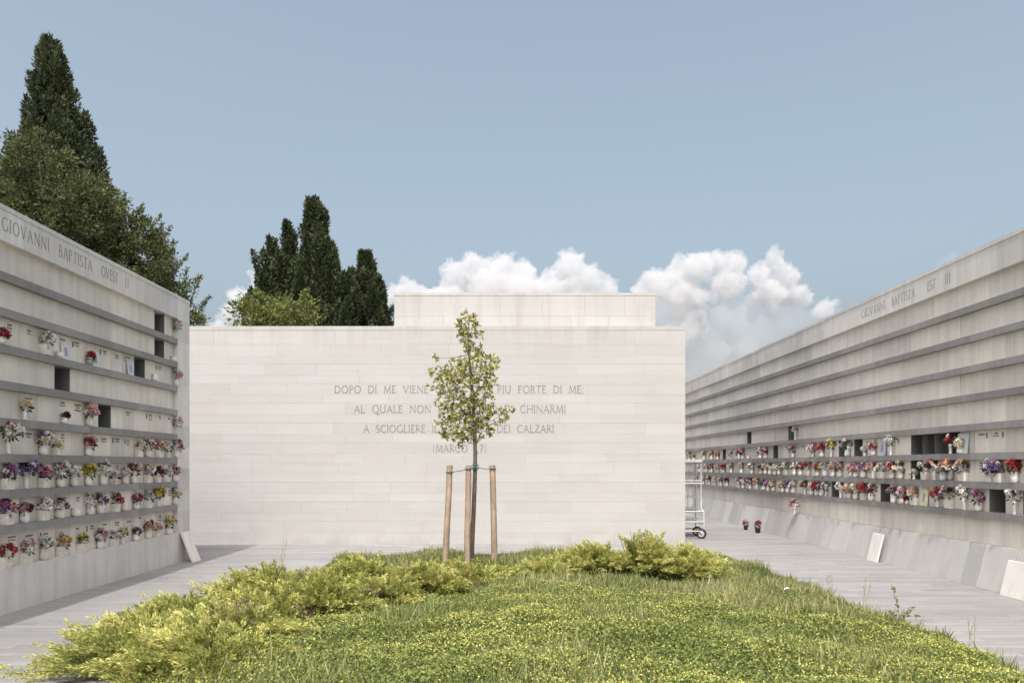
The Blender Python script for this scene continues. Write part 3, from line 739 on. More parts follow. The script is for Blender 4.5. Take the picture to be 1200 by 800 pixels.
# potted red plants standing on the paving, vase on the slabs
for px, py, lab, s in ((874, 617, 'small red flowering plant in black pot on paving, the left of two', .6), (888, 620, 'slightly larger red flowering plant in black pot on paving, the right of two', .72)):
    x = 5.98; d = F*x/(px-CX)
    root = empty('potted_plant', (x, d, 0), lab, 'potted plant', 'red potted plants on the paving')
    b = MB(); b.lathe([(0,0),(.07*s,0),(.095*s,.15*s),(.10*s,.155*s),(.10*s,.17*s),(.08*s,.17*s),(0,.15*s)]); b.build('pot', M_pot, root)
    bouquet(root, ['R', 'R', 'D'], (0, 0, .27*s), .11*s, .13*s, 1.1, .9)
d = F*6.24/(930-CX)
root = empty('flower_vase', (6.262, d, .545), 'pink and white flowers in white vase above leaning slabs, below right wall ledges', 'flower vase', 'flower vases on the right columbarium wall')
b, H, mt = vase_mesh('s', 1.1); b.build('vase', M_vasew, root)
bouquet(root, ['W', 'P', 'R'], (-.01, 0, H+.05), .10, .09, 1.1)

# ------------------------------------------------------------------ slabs leaning at the foot of the walls
y = 7.2
while y < 36:
    w = rnd.choice([.34, .45, .62, .8]) * rnd.uniform(.9, 1.1) if y < 17 else rnd.choice([.34, .45, .6])
    hgt = .55+rnd.uniform(-.004, .004); foot = .13+rnd.uniform(-.003, .003); th = .03
    root = MB(); a = y+.004; c = y+w-.004
    xo, xt = XR-foot, XR+.05-.002
    L_ = math.hypot(xt-xo, hgt); nx_, nz_ = -hgt/L_, (xt-xo)/L_
    yaw = 0.0
    xt -= th
    cx_, cy_ = xo, (a+c)/2
    v_ = [(0, a-cy_, 0), (th*.0+.031, a-cy_, 0), (.031, c-cy_, 0), (0, c-cy_, 0), (xt-xo-.001, a-cy_, hgt), (xt-xo+.030-.001, a-cy_, hgt), (xt-xo+.030-.001, c-cy_, hgt), (xt-xo-.001, c-cy_, hgt)]
    root.hexa([(x_+ (yaw*y_), y_, z_) for x_, y_, z_ in v_], rnd.random())
    o = root.build('stone_slab', M_lean); o.location = (cx_-.012, cy_, .0015)
    o['kind'] = 'thing'
    tag(o, 'plain grey stone slab leaning in the long row along the right wall foot', 'stone slab', 'slabs leaning along the right wall')
    y += w
def lean_slab(px, py, w, h, dx, th, label, mat, side=1, yaw=0.0):
    x = 6.11; d = F*x/(px-CX)
    b = MB(); s = side
    b.hexa([(0,-w/2,0),(s*th,-w/2,0),(s*th,w/2,0),(0,w/2,0),(s*dx,-w/2,h),(s*(dx+th),-w/2,h),(s*(dx+th),w/2,h),(s*dx,w/2,h)], .5)
    o = b.build('stone_slab', mat, bevel=.003); o.location = (x, d, .0015); o.rotation_euler.z = yaw
    o['kind'] = 'thing'; tag(o, label, 'stone slab')
lean_slab(1021, 652.5, .36, .46, .11, .03, 'small white stone slab propped against the grey slabs, midway along right wall', M_leanw)
lean_slab(1186, 695, .50, .43, .11, .03, 'wide white stone slab propped against the grey slabs at picture edge', M_leanw)
lean_slab(1207, 698, .30, .40, .11, .03, 'second white slab beside the wide one, cut by right picture edge', M_leanw)
# the slab against the left wall's end
b = MB(); b.hexa([(0,-.16,0),(.035,-.16,0),(.035,.16,0),(0,.16,0),(-.20,-.16,.49),(-.165,-.16,.49),(-.165,.16,.49),(-.20,.16,.49)])
o = b.build('stone_slab', M_leanw, bevel=.003); o.location = (-5.175, 13.3, .0015)
o['kind'] = 'thing'; tag(o, 'pale stone slab leaning on the end pillar base of the left wall', 'stone slab')

# ------------------------------------------------------------------ rolling ladder beside the front wall
lad = empty('rolling_ladder', (4.04, 17.8, 0), 'white tubular rolling ladder with rubber wheels, half hidden behind the front wall', 'ladder')
x0, x1, ya, yb = -.27, .27, -.38, .38
b = MB()
for xx_ in (x0, x1):
    for yy_ in (ya, yb):
        b.tube([(xx_*1.15, yy_, .14), (xx_*1.12, yy_, .60), (xx_, yy_*.7, .66), (xx_, yy_*.7, 1.70)], .013)
    b.tube([(xx_*1.15, ya, .32), (xx_*1.15, yb, .32)], .015); b.tube([(xx_*1.15, ya, .16), (xx_*1.15, yb, .16)], .015)
for yy_ in (ya, yb):
    b.tube([(x0*1.15, yy_, .16), (x1*1.15, yy_, .16)], .015); b.tube([(x0*1.15, yy_, .36), (x1*1.15, yy_, .36)], .015); b.tube([(x0*1.12, yy_, .59), (x1*1.12, yy_, .59)], .018)
for zz_ in (1.20, 1.26):
    b.tube([(x0, ya*.7, zz_), (x1, ya*.7, zz_)], .014); b.tube([(x0, ya*.7, zz_), (x0, yb*.7, zz_)], .014); b.tube([(x1, ya*.7, zz_), (x1, yb*.7, zz_)], .014)
b.build('frame', M_white, lad)
b = MB()
for xx_ in (-.14, -.02, .1, .17): b.tube([(xx_, ya*.7, .6), (xx_, ya*.7, 1.68)], .009)
b.build('guard_bars', M_steel, lad)
b = MB(); b.box(x0-.03, x1+.03, ya*.7-.03, yb*.7+.03, 1.665, 1.725); b.build('platform', M_white, lad, bevel=.008)
for zz_ in (.40, .64, .88):
    b = MB(); b.box(x0, x1, -.14+zz_*.12, .10+zz_*.12, zz_, zz_+.03); b.build('step', M_steel, lad)
for xx_, yy_ in ((x0*1.0, ya), (x1*.95, ya), (x0*1.0, yb), (x1*1.15, yb-.15)):
    w = empty('wheel', (xx_, yy_, .112)); w.parent = lad; w.rotation_euler = (0, math.pi/2, rnd.uniform(.9, 1.4))
    b = MB(); b.lathe([(.075,-.018),(.095,-.024),(.11,-.014),(.11,.014),(.095,.024),(.075,.018),(.075,-.018)], n=24); b.build('tyre', M_rubber, w)
    b = MB(); b.lathe([(0,-.016),(.03,-.016),(.032,-.008),(.072,-.01),(.0745,-.014),(.0745,.014),(.072,.01),(.032,.008),(.03,.016),(0,.016)], n=24); b.build('rim', M_white, w)

# ------------------------------------------------------------------ young tree with stakes
TD = 11.5
tz = float(dome(-.46, TD))
tree = empty('young_tree', (at(553, 664, TD)[0], TD, tz), 'slender young tree with yellow green leaves tied between three wooden stakes', 'tree')
TO = np.array(tree.location)
tp = lambda px, py, dy=0.0: np.array(at(px, py, TD+dy))-TO
b = MB()
trunk = [(552, 672), (553, 640), (555, 600), (556.5, 560), (557, 530), (556, 500), (554.5, 470), (552, 440), (549.5, 415), (549, 395), (550, 372)]
b.tube([tp(*p) for p in trunk], [.044, .037, .034, .032, .029, .026, .025, .018, .013, .010, .006], 10)
trunk_o = b.build('trunk', M_bark, tree)
clusters = [(549,373,10),(543,380,9),(556,378,9),(540,390,9),(549,392,12),(558,393,8),(553,405,8),(546,402,6),(562,418,13),(550,424,14),(578,424,9),(570,432,12),(536,428,13),(522,432,10),(511,419,5),(505,437,5),(508,452,5),(528,445,14),(545,445,16),(562,447,14),(577,446,9),(520,460,10),(535,465,15),(552,466,15),(568,466,14),(518,474,8),(528,484,13),(545,486,16),(560,484,15),(572,486,10),(521,497,11),(536,500,14),(552,502,14),(566,500,10),(573,505,7),(530,512,9),(545,512,9),(520,508,6),(560,515,6),(587,479,6),(598,480,4),(592,490,4),(585,494,4),(540,519,5),(572,478,8),(515,445,6)]
b = MB()
for (px, py, r) in clusters:
    ty = min(py+8, 506); i = min(range(len(trunk)), key=lambda k: abs(trunk[k][1]-ty)); s0 = tp(*trunk[i]); dy = rnd.uniform(-.35, .35)*min(1, (r+6)/16)
    e = tp(px, py, dy); m1 = s0*.5+e*.5+np.array([0, 0, -.03])
    b.tube([s0, m1, e], [.006, .004, .002], 5)
b.build('branches', M_bark, tree)
Lf = Leaves()
for (px, py, r) in clusters:
    rm = r*TD/F
    nros = max(6, int(8.6*(r/7.0)**2))
    for _ in range(nros):
        v_ = rng.normal(size=3); v_ = v_/np.linalg.norm(v_)*rng.random()**.5*rm*1.12; v_[1] *= 1.5
        c = tp(px, py)+v_; nl = rnd.randint(5, 8); ax = norm(v_+np.array([0, -.02, .09])+.05*rng.normal(size=3))
        dd = norm(rng.normal(size=(nl, 3))+.5*ax)
        base = rnd.uniform(.25, 1.0)
        Lf.add(np.repeat(c[None], nl, 0), dd, rng.uniform(.038, .066, nl), rng.uniform(.02, .032, nl), np.clip(base+.22*rng.normal(size=nl), 0, 1), fold=.15)
Lf.build('crown', M_young, tree)
stk = [((522, 665), (527, 545), 11.42, 'leftmost of three wooden stakes around the young tree, leaning slightly', .052), ((547.5, 668), (549, 545), 11.22, 'upright middle wooden stake just in front of the young tree trunk', .050), ((579.5, 664), (577, 545), 11.48, 'rightmost of three wooden stakes around the young tree, darker at top', .052)]
tops_ = []
for (bp, tpx, d, lab, r) in stk:
    p0 = np.array(at(*bp, d)); p1 = np.array(at(*tpx, d+.03)); p0[2] = min(p0[2], float(dome(p0[0], d))) - .05
    b = MB(); mid = [(p0+(p1-p0)*t + np.array([rnd.uniform(-.006, .006), 0, 0])*(0 < t < 1)) for t in (0, .25, .5, .75, 1)]
    b.tube([q-p0 for q in mid], [r*.86, r*.88, r*.83, r*.84, r*.82], 12)
    o = b.build('wooden_stake', M_stake); o.location = p0; tag(o, lab, 'stake', 'stakes holding the young tree'); tops_.append(p1)
b = MB()
def loop(c, r, z): return [(c[0]+r*math.cos(a), c[1]+r*math.sin(a), z) for a in np.linspace(0, 2*math.pi, 17)]
tc_ = np.array(at(557, 547, TD))
o_ = tc_.copy()
for i, (py) in enumerate((553, 549, 549)):
    p1 = tops_[i]; zz_ = EYE+(CY-py)*TD/F
    pa = np.array([p1[0], p1[1], zz_]); b.tube([np.array(q)-o_ for q in loop(pa, .052, zz_)], .007, 6, cap=False)
    b.tube([pa-o_+np.array([0, -.05, 0]), (pa+tc_)/2-o_+np.array([0, -.04, -.012]), np.array([0, -.045, 0])], .006, 6)
for q in (0, .03, -.025): b.tube([np.array(q_)-o_ for q_ in loop(tc_, .043, tc_[2]+q)], .009, 6, cap=False)
o = b.build('tree_tie', M_tie); o.location = o_; tag(o, 'green ties strung from the stakes to the young tree trunk', 'tree tie')

# ------------------------------------------------------------------ golden junipers
def juniper(px, d, spread, height, label, nb=70, lean=(0, 0), seed=0, up=0.35, bright=0.0):
    r = np.random.default_rng(100+seed)
    x = (px-CX)*d/F; z = float(dome(min(max(x, BX0), BX1), d)) if BX0 < x < BX1 else 0.0
    root = empty('juniper_shrub', (x, d, z), label, 'shrub', 'golden junipers on the mound')
    L_ = Leaves(); b = MB()
    for i in range(nb):
        az = r.uniform(0, 2*math.pi); tilt = r.uniform(.1, 1.0)
        ln = spread*r.uniform(.55, 1.1)*(.55+.5*tilt)
        hz = height*r.uniform(.55, 1.15)*(1.15-.62*tilt)
        dx, dy = math.cos(az)*ln*tilt+lean[0]*r.uniform(.2, 1), math.sin(az)*ln*tilt*.85+lean[1]*r.uniform(.2, 1)
        t = np.linspace(0, 1, 14)
        arch = hz*(1-(1-t)**1.7)*(1-up*.25*t*t*tilt)
        o_ = r.normal(0, .10*spread, 2)
        P = np.stack([o_[0]+dx*t+.04*np.sin(t*5+az), o_[1]+dy*t, np.maximum(arch, 0.02)], 1)
        if i % 8 == 3:
            v2 = norm(np.array([dx*.35, dy*.35, hz*1.0])); hh_ = height*r.uniform(1.1, 1.7); b.tube([tuple(o_.tolist()+[0]), tuple(np.array([*o_, 0])+v2*hh_*.6), tuple(np.array([*o_, 0])+v2*hh_+np.array([r.normal()*.03, 0, 0]))], [.008, .005, .002], 4)
        if i % 2 == 0: b.tube(P[:11:2].tolist(), [.011, .010, .008, .007, .005, .004][:len(P[:11:2])], 5)
        tang = np.gradient(P, axis=0); tang = norm(tang)
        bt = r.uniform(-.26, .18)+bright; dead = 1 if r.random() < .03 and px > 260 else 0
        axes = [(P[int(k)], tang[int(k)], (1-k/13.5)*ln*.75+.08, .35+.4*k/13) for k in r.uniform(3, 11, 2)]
        axes += [(P[4], None, 0, .2)]
        for k in r.uniform(2, 12.4, 8):
            k = int(k); sd = norm(np.cross(tang[k], r.normal(size=3))); sd[2] = abs(sd[2])*.6
            axes.append((P[k], norm(tang[k]+sd*r.uniform(.5, 1.0)+np.array([0, 0, .10])), r.uniform(.16, .44)*(1.1-.45*k/13)*(.5+.5*spread), .25+.4*k/13))
        for (p0, dr, la, ag) in axes:
            if dr is None:
                nn_ = int(240*ln); f = r.random(nn_); q = 3+f*9.99; k = q.astype(int); fr = (q-k)[:, None]
                ax_ = P[k]*(1-fr)+P[k+1]*fr; dv_ = tang[k]
            else:
                nn_ = int(300*la); f = r.random(nn_); dv_ = np.repeat((dr)[None], nn_, 0)+np.array([0, 0, -.35])*(f[:, None]-.3)
                ax_ = p0+dr*(la*f)[:, None]+np.array([0, 0, -.16*la])*(f**2)[:, None]
            rv = r.normal(size=(nn_, 3)); off = rv*(.017*(1-f)+.003)[:, None]
            dd = norm(norm(dv_)+.55*norm(rv))
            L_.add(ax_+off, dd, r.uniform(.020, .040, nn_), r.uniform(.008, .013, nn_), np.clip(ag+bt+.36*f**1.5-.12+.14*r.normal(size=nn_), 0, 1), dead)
    b.build('branches', M_barkd, root)
    L_.build('foliage', [M_jun, M_deadj], root)
J = [(245, 5.55, .7, .16, 'juniper spilling over the paving edge, cut by the bottom picture edge', 55, (-.3, 0)),
     (180, 6.1, .85, .22, 'lowest golden juniper at the bottom left of the picture, spilling over paving', 60, (-.3, .0)),
     (275, 6.3, .75, .22, 'golden juniper at the mound edge, near the bottom, right of the corner shrub', 55, (-.15, 0)),
     (235, 7.3, .85, .29, 'spreading golden juniper arching over the paving edge, left of the mound', 60, (-.35, .1)),
     (325, 8.2, .80, .33, 'tall golden juniper with upright tips at the left mound edge', 60, (-.3, .1)),
     (370, 7.3, .75, .24, 'low golden juniper in front of the tall edge shrub, beside the clover', 55, (0, 0)),
     (428, 9.0, .75, .28, 'golden juniper at the back of the left shrub mass, nearest the grass corner', 60, (-.1, .1)),
     (495, 8.8, .7, .21, 'low juniper midway between the back corner shrub and the stakes', 50, (0, 0)),
     (185, 6.9, .75, .20, 'low juniper between the corner shrub and the spreading one, over the paving', 50, (-.35, 0)),
     (300, 7.0, .75, .20, 'flat golden juniper in the middle of the left shrub mass', 50, (-.1, 0)),
     (445, 7.9, .65, .20, 'low juniper bordering the yellow clover in front of the back corner shrub', 45, (0, 0)),
     (535, 9.1, .65, .20, 'feathery juniper left of the stakes, at the clover edge', 45, (0, 0)),
     (570, 9.6, .65, .14, 'low juniper directly in front of the tree stakes', 45, (0, 0)),
     (630, 9.9, .6, .14, 'smallest juniper at the right end of the left shrub row', 45, (.05, 0)),
     (700, 10.2, .75, .28, 'golden juniper left half of the right clump before the white wall', 55, (-.2, 0)),
     (758, 10.3, .75, .42, 'tallest golden juniper in the right clump with bare upright twigs', 62, (0, 0)),
     (806, 10.1, .6, .34, 'golden juniper at the right end of the clump near the path', 55, (.15, 0))]
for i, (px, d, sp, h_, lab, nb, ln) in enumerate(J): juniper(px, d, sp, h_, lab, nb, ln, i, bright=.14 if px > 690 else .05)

# ------------------------------------------------------------------ weeds along the mound edge, scrap of paper
def weed(px, py, hpx, label, kind):
    d = EYE*F/(py-CY); x, h_ = (px-CX)*d/F, hpx*d/F
    zc_ = float(dome(x, d)) if BX0 < x < BX1 and d < BY1 else 0.0
    root = empty('weed', (x, d, zc_), label, 'weed', 'weeds at the mound edge')
    b = MB(); L_ = Leaves()
    if kind == 'stalk':
        for s in range(3):
            a = rnd.uniform(-.16, .16); hh_ = h_*rnd.uniform(.7, 1); ox = rnd.uniform(-.05, .05)
            b.tube([(ox, 0, 0), (ox+a*hh_*.4, 0, hh_*.5), (ox+a*hh_, 0, hh_)], [.003, .0025, .0015], 5)
            n_ = 14; t = rng.uniform(.62, 1, n_)
            L_.add(np.stack([ox+a*hh_*t, np.zeros(n_), hh_*t], 1), rng.normal(size=(n_, 3))*.5+np.array([a, 0, 1]), .022, .006, rng.uniform(.7, 1, n_))
        b.build('stem', M_dry, root); L_.build('seed_head', M_grass, root)
    elif kind == 'leafy':
        pts = [[(0, 0, 0), (-.03, 0, h_*.5), (-.09, 0, h_)], [(0, 0, 0), (.05, 0, h_*.35), (.14, .02, h_*.5)], [(0, 0, 0), (-.05, 0, h_*.25), (-.13, 0, h_*.5)], [(0, 0, 0), (.03, .02, h_*.3), (.17, 0, h_*.3)]]
        for p in pts:
            b.tube(p, [.005, .004, .002], 5); p = np.array(p); n_ = 26; t = rng.uniform(.2, 1, n_)*2; i = np.minimum(t.astype(int), 1); f = (t-i)[:, None]
            L_.add(p[i]*(1-f)+p[i+1]*f, rng.normal(size=(n_, 3))+np.array([0, 0, .5]), rng.uniform(.025, .05, n_), .014, rng.uniform(0, .5, n_))
        b.build('stem', M_dry, root); L_.build('leaves', M_grass, root)
    else:
        n_ = 40; L_.add(np.stack([rng.normal(0, .03, n_), rng.normal(0, .03, n_), np.zeros(n_)], 1), np.stack([rng.normal(0, .35, n_), rng.normal(0, .35, n_), np.ones(n_)], 1), rng.uniform(.5, 1, n_)*h_, .022, rng.uniform(.35, .8, n_))
        L_.build('leaves', M_grass, root)
weed(1056, 742, 54, 'branching leafy weed on the right mound edge against the path', 'leafy')
weed(1105, 762, 30, 'broad bladed grass tuft on the right mound edge', 'tuft')
weed(1012, 722, 46, 'pale dry seed stalks at the right mound edge, left of leafy weed', 'stalk')
weed(972, 702, 34, 'thin seed stalks at right mound edge nearest the junipers', 'stalk')
weed(1140, 778, 52, 'tall thin seed stalks at the right mound edge near the corner', 'stalk')
weed(325, 716, 80, 'very tall thin seed stalks rising from the left junipers', 'stalk')
weed(948, 752, 22, 'dark leafed dock tuft among the yellow clover', 'tuft')
b = MB(); b.add([(-.03, 0, .0), (.01, -.02, .02), (.04, 0, .01), (.02, .025, .03), (-.02, .025, .012)], [(0, 1, 4), (1, 3, 4), (1, 2, 3)])
px_, d_ = 922, 9.4
o = b.build('paper_scrap', M_paper); o.location = ((px_-CX)*d_/F, d_, float(dome((px_-CX)*d_/F, d_))+.05); tag(o, 'crumpled white paper scrap lying on the grass near the right path', 'litter')

# ------------------------------------------------------------------ trees behind the walls
def interp(prof, v):
    ks = sorted(prof); return float(np.interp(v, [k for k, _ in ks], [w for _, w in ks]))
def cypress(px, d, prof, label, nl=150, spires=(), seed=0, lift=1.0, mat=None, grp='cypresses behind the walls', leaf=1.0):
    """prof: (photo y, half width px, centre shift px)"""
    r = np.random.default_rng(300+seed); s = d/F
    x = (px-CX)*s; root = empty('cypress_tree', (x, d, 0), label, 'cypress', grp)
    ys = [p[0] for p in prof]; top = EYE+(CY-ys[0])*s
    P = sorted([(EYE+(CY-y)*s, w*s, c*s) for y, w, c in prof])
    zs = [p[0] for p in P]; ws = [p[1] for p in P]; cs = [p[2] for p in P]
    b = MB(); b.tube([(0, 0, -.05), (0, 0, 1.2), (np.interp(top*.6, zs, cs), 0, top*.6), (cs[-1], 0, top*.93)], [.24, .2, .12, .03], 8); b.build('trunk', M_barkd, root)
    L_ = Leaves(); lob = []
    zlo = max(.8, 0)
    for i in range(int(nl*1.7)):
        u = r.random()**.8; z = zlo+(top-zlo)*u
        w = float(np.interp(z, zs, ws)); c = float(np.interp(z, zs, cs)); a = r.uniform(0, 6.283); q = .50+.34*r.random() if r.random() < .84 else 1.0
        rx = max(.09, .21*w*r.uniform(.7, 1.35)); rz = rx*r.uniform(2.4, 4.2)
        z = min(z, top-rz*.75)
        ww = float(np.interp(z+rz*.5, zs, ws))
        lob.append((c+math.cos(a)*ww*q, math.sin(a)*ww*q, z, rx, rz, math.cos(a)*.15, math.sin(a)*.15))
    for (sx_, sy_, tx_, ty_, wd) in spires:         # photo px of base and tip
        for t in np.linspace(0, 1, 5):
            X_, Z_ = (sx_+(tx_-sx_)*t-px)*s, EYE+(CY-(sy_+(ty_-sy_)*t))*s
            lob.append((X_, r.normal()*.05, Z_-.2, wd*s*(1-.55*t), abs(ty_-sy_)*s*.20, (tx_-sx_)/max(1, abs(ty_-sy_)), 0))
    for (lx, ly, lz, rx, rz, kx, ky) in lob:
        n_ = int(np.clip(3400*rx*rz, 70, 420))
        v_ = norm(r.normal(size=(n_, 3))); v_[:, 2] = np.where(r.random(n_) < .3, np.abs(v_[:, 2]), v_[:, 2]); rad = r.uniform(.72, 1.06, (n_, 1))
        tz_ = v_[:, 2:3]; pin = np.where(tz_ > 0, 1-.55*tz_, 1)
        c = np.concatenate([lx+v_[:, :1]*rad*rx*pin+kx*rz*tz_, ly+v_[:, 1:2]*rad*rx*pin+ky*rz*tz_, lz+v_[:, 2:]*rad*rz], 1)
        dd = norm(v_*np.array([.8, .8, .3])+np.array([kx, ky, .85])*lift+.45*r.normal(size=(n_, 3)))
        bt = r.uniform(-.3, .24)
        L_.add(c, dd, r.uniform(.09, .18, n_)*leaf*(d/26)**.5, r.uniform(.038, .068, n_)*leaf*(d/26)**.5, np.clip(.5+bt+.22*r.normal(size=n_), 0, 1), fold=.3)
    L_.build('crown', mat or M_cyp, root)
    return root
cypress(62, 21, [(50, 3, -4), (56, 10, -3), (76, 15, -2), (100, 21, -1), (122, 25, -1), (141, 33, -1), (169, 38, 4), (192, 43, 8), (220, 50, 11), (300, 62, 8), (420, 66, 5), (600, 50, 0), (700, 20, 0)], 'tallest dark cypress rising above the left wall', 260, seed=1)
cypress(320, 26, [(281, 2, 0), (290, 8, 0), (310, 17, 0), (340, 22, 0), (400, 26, 0), (480, 22, 0), (560, 10, 0)], 'small cypress with a bent side spire, leftmost of the middle group', 90, [(308, 330, 298, 294, 5)], 2)
cypress(341, 26.8, [(263, 1.5, -4), (275, 5, -3), (300, 10, 0), (335, 18, 0), (400, 22, 0), (480, 20, 0), (560, 10, 0)], 'narrow twin spired cypress between the small and the tallest of the middle group', 80, [(338, 310, 336.5, 262, 5), (346, 310, 345, 273, 5)], 3)
cypress(371, 25.5, [(236, 3, -6), (242, 8, -4), (265, 14, -2), (290, 19, 0), (315, 25, 3), (340, 31, 3), (375, 38, 0), (440, 40, 0), (520, 30, 0), (590, 10, 0)], 'tallest dense cypress of the middle group behind the white wall', 200, [(383, 290, 381, 259, 4), (374, 270, 373, 246, 4), (391, 315, 391, 287, 5)], 4)
cypress(405, 25, [(322, 3, 0), (335, 11, 0), (360, 20, 0), (400, 24, 0), (480, 22, 0), (570, 10, 0)], 'short rounded cypress between the two taller ones of the middle group', 80, [(413, 350, 411, 314, 5)], 5)
cypress(435, 25.6, [(298, 2, -8), (304, 7, -7), (325, 15, -2), (350, 20, 0), (380, 25, 1), (440, 26, 0), (560, 12, 0)], 'dark cypress at the right end of the middle group touching the upper block', 110, [(418, 340, 415, 314, 6), (440, 330, 437, 305, 4)], 6)
# broad leafed trees
def broad(px, d, lobes, label, mat, name='broadleaf_tree', cat='tree', seed=0, n_per=1.0, tips=(), leaf=.13, trunk_r=.2):
    r = np.random.default_rng(500+seed); s = d/F; x = (px-CX)*s
    root = empty(name, (x, d, 0), label, cat)
    zc = [EYE+(CY-l[1])*s for l in lobes]; b = MB()
    b.tube([(0, 0, -.05), (.05, 0, min(zc)*.5), (0, 0, min(zc))], [trunk_r, trunk_r*.8, trunk_r*.6], 8)
    L_ = Leaves()
    for (lx, ly, rx, ry, *dz) in lobes:
        c0 = np.array([(lx-px)*s, (dz[0] if dz else r.uniform(-.6, .6)), EYE+(CY-ly)*s]); rx *= s; ry *= s
        b.tube([(0, 0, min(zc)*.9), tuple(c0*np.array([.5, .5, .5])+np.array([0, 0, min(zc)*.45])), tuple(c0)], [trunk_r*.45, trunk_r*.25, .02], 6)
        nsub = int(np.clip(34*rx*ry*4*(.13/leaf)**1.2, 12, 320))
        for k in range(nsub):
            v_ = norm(r.normal(size=3)); q = c0+v_*np.array([rx, rx, ry])*r.uniform(.55, 1.06)
            cs = r.uniform(.14, .30)*(leaf/.13)**.5; m_ = int(30*n_per); bt = r.uniform(-.2, .2)
            vv = norm(r.normal(size=(m_, 3))); P = q+vv*cs*r.uniform(.3, 1, (m_, 1))*np.array([1, 1, .75])
            L_.add(P, norm(vv*.6+v_*.6+.4*r.normal(size=(m_, 3))+np.array([0, 0, .15])), r.uniform(.6, 1.2, m_)*leaf, r.uniform(.35, .5, m_)*leaf, np.clip(.5+bt+.2*r.normal(size=m_), 0, 1))
    for (ax, ay, bx_, by_) in tips:                 # shoots that leave the crown
        A = np.array([(ax-px)*s, r.uniform(-.3, .3), EYE+(CY-ay)*s]); B = np.array([(bx_-px)*s, r.uniform(-.3, .3), EYE+(CY-by_)*s]); dv = B-A
        b.tube([tuple(A), tuple(A+dv*.5+np.array([.03, 0, 0])), tuple(B)], [.02, .012, .004], 5)
        m_ = 150; t = r.random((m_, 1)); P = A+dv*t+r.normal(0, .075, (m_, 3))*(1.15-t)
        L_.add(P, norm(norm(dv)*.8+.8*r.normal(size=(m_, 3))), r.uniform(.6, 1.15, m_)*leaf, r.uniform(.3, .45, m_)*leaf, np.clip(.6+.22*r.normal(size=m_), 0, 1))
    b.build('trunk', M_barkd, root)
    L_.build('crown', mat, root)
broad(70, 17.5, [(20, 215, 48, 42), (62, 200, 34, 30), (85, 235, 45, 38), (40, 265, 60, 45), (115, 255, 40, 38), (150, 272, 30, 26), (160, 300, 38, 34), (110, 310, 60, 45), (192, 322, 17, 20), (196, 352, 24, 26), (150, 360, 55, 40), (70, 350, 70, 60), (218, 374, 11, 13), (10, 320, 50, 60)],
      'large bushy dark green tree filling the space above the left wall', M_broad, seed=1, n_per=1.5,
      tips=[(140, 265, 152, 236), (152, 270, 168, 240), (165, 290, 184, 250), (176, 305, 200, 266), (185, 318, 211, 286), (195, 335, 217, 296), (205, 352, 226, 318), (208, 366, 240, 326), (216, 378, 243, 346), (150, 280, 160, 240), (135, 258, 146, 226), (182, 300, 190, 262), (200, 340, 232, 322), (120, 240, 135, 222), (216, 376, 240, 372)], leaf=.085)
broad(-12, 18.5, [(-20, 240, 30, 50), (-5, 215, 14, 26), (-40, 300, 40, 70)], 'dark tree cut by the left picture edge, beside the tall cypress', M_cyp, seed=2, leaf=.13)
broad(305, 22.8, [(298, 358, 13, 15), (316, 352, 16, 14), (292, 372, 13, 12), (335, 366, 14, 14), (305, 385, 28, 22)], 'light green leafy bush peeping over the white wall below the cypresses', M_lime, 'leafy_bush', 'bush', 3, .55, [(296, 360, 284, 350), (300, 370, 283, 362), (310, 352, 300, 340)], leaf=.14, trunk_r=.1)
broad(358, 23.2, [(350, 370, 10, 12), (358, 356, 8, 9), (366, 374, 10, 8), (346, 382, 14, 12)], 'smaller lime green sapling in front of the tallest middle cypress', M_lime, 'leafy_bush', 'bush', 4, .5, [(355, 362, 362, 342)], leaf=.13, trunk_r=.08)

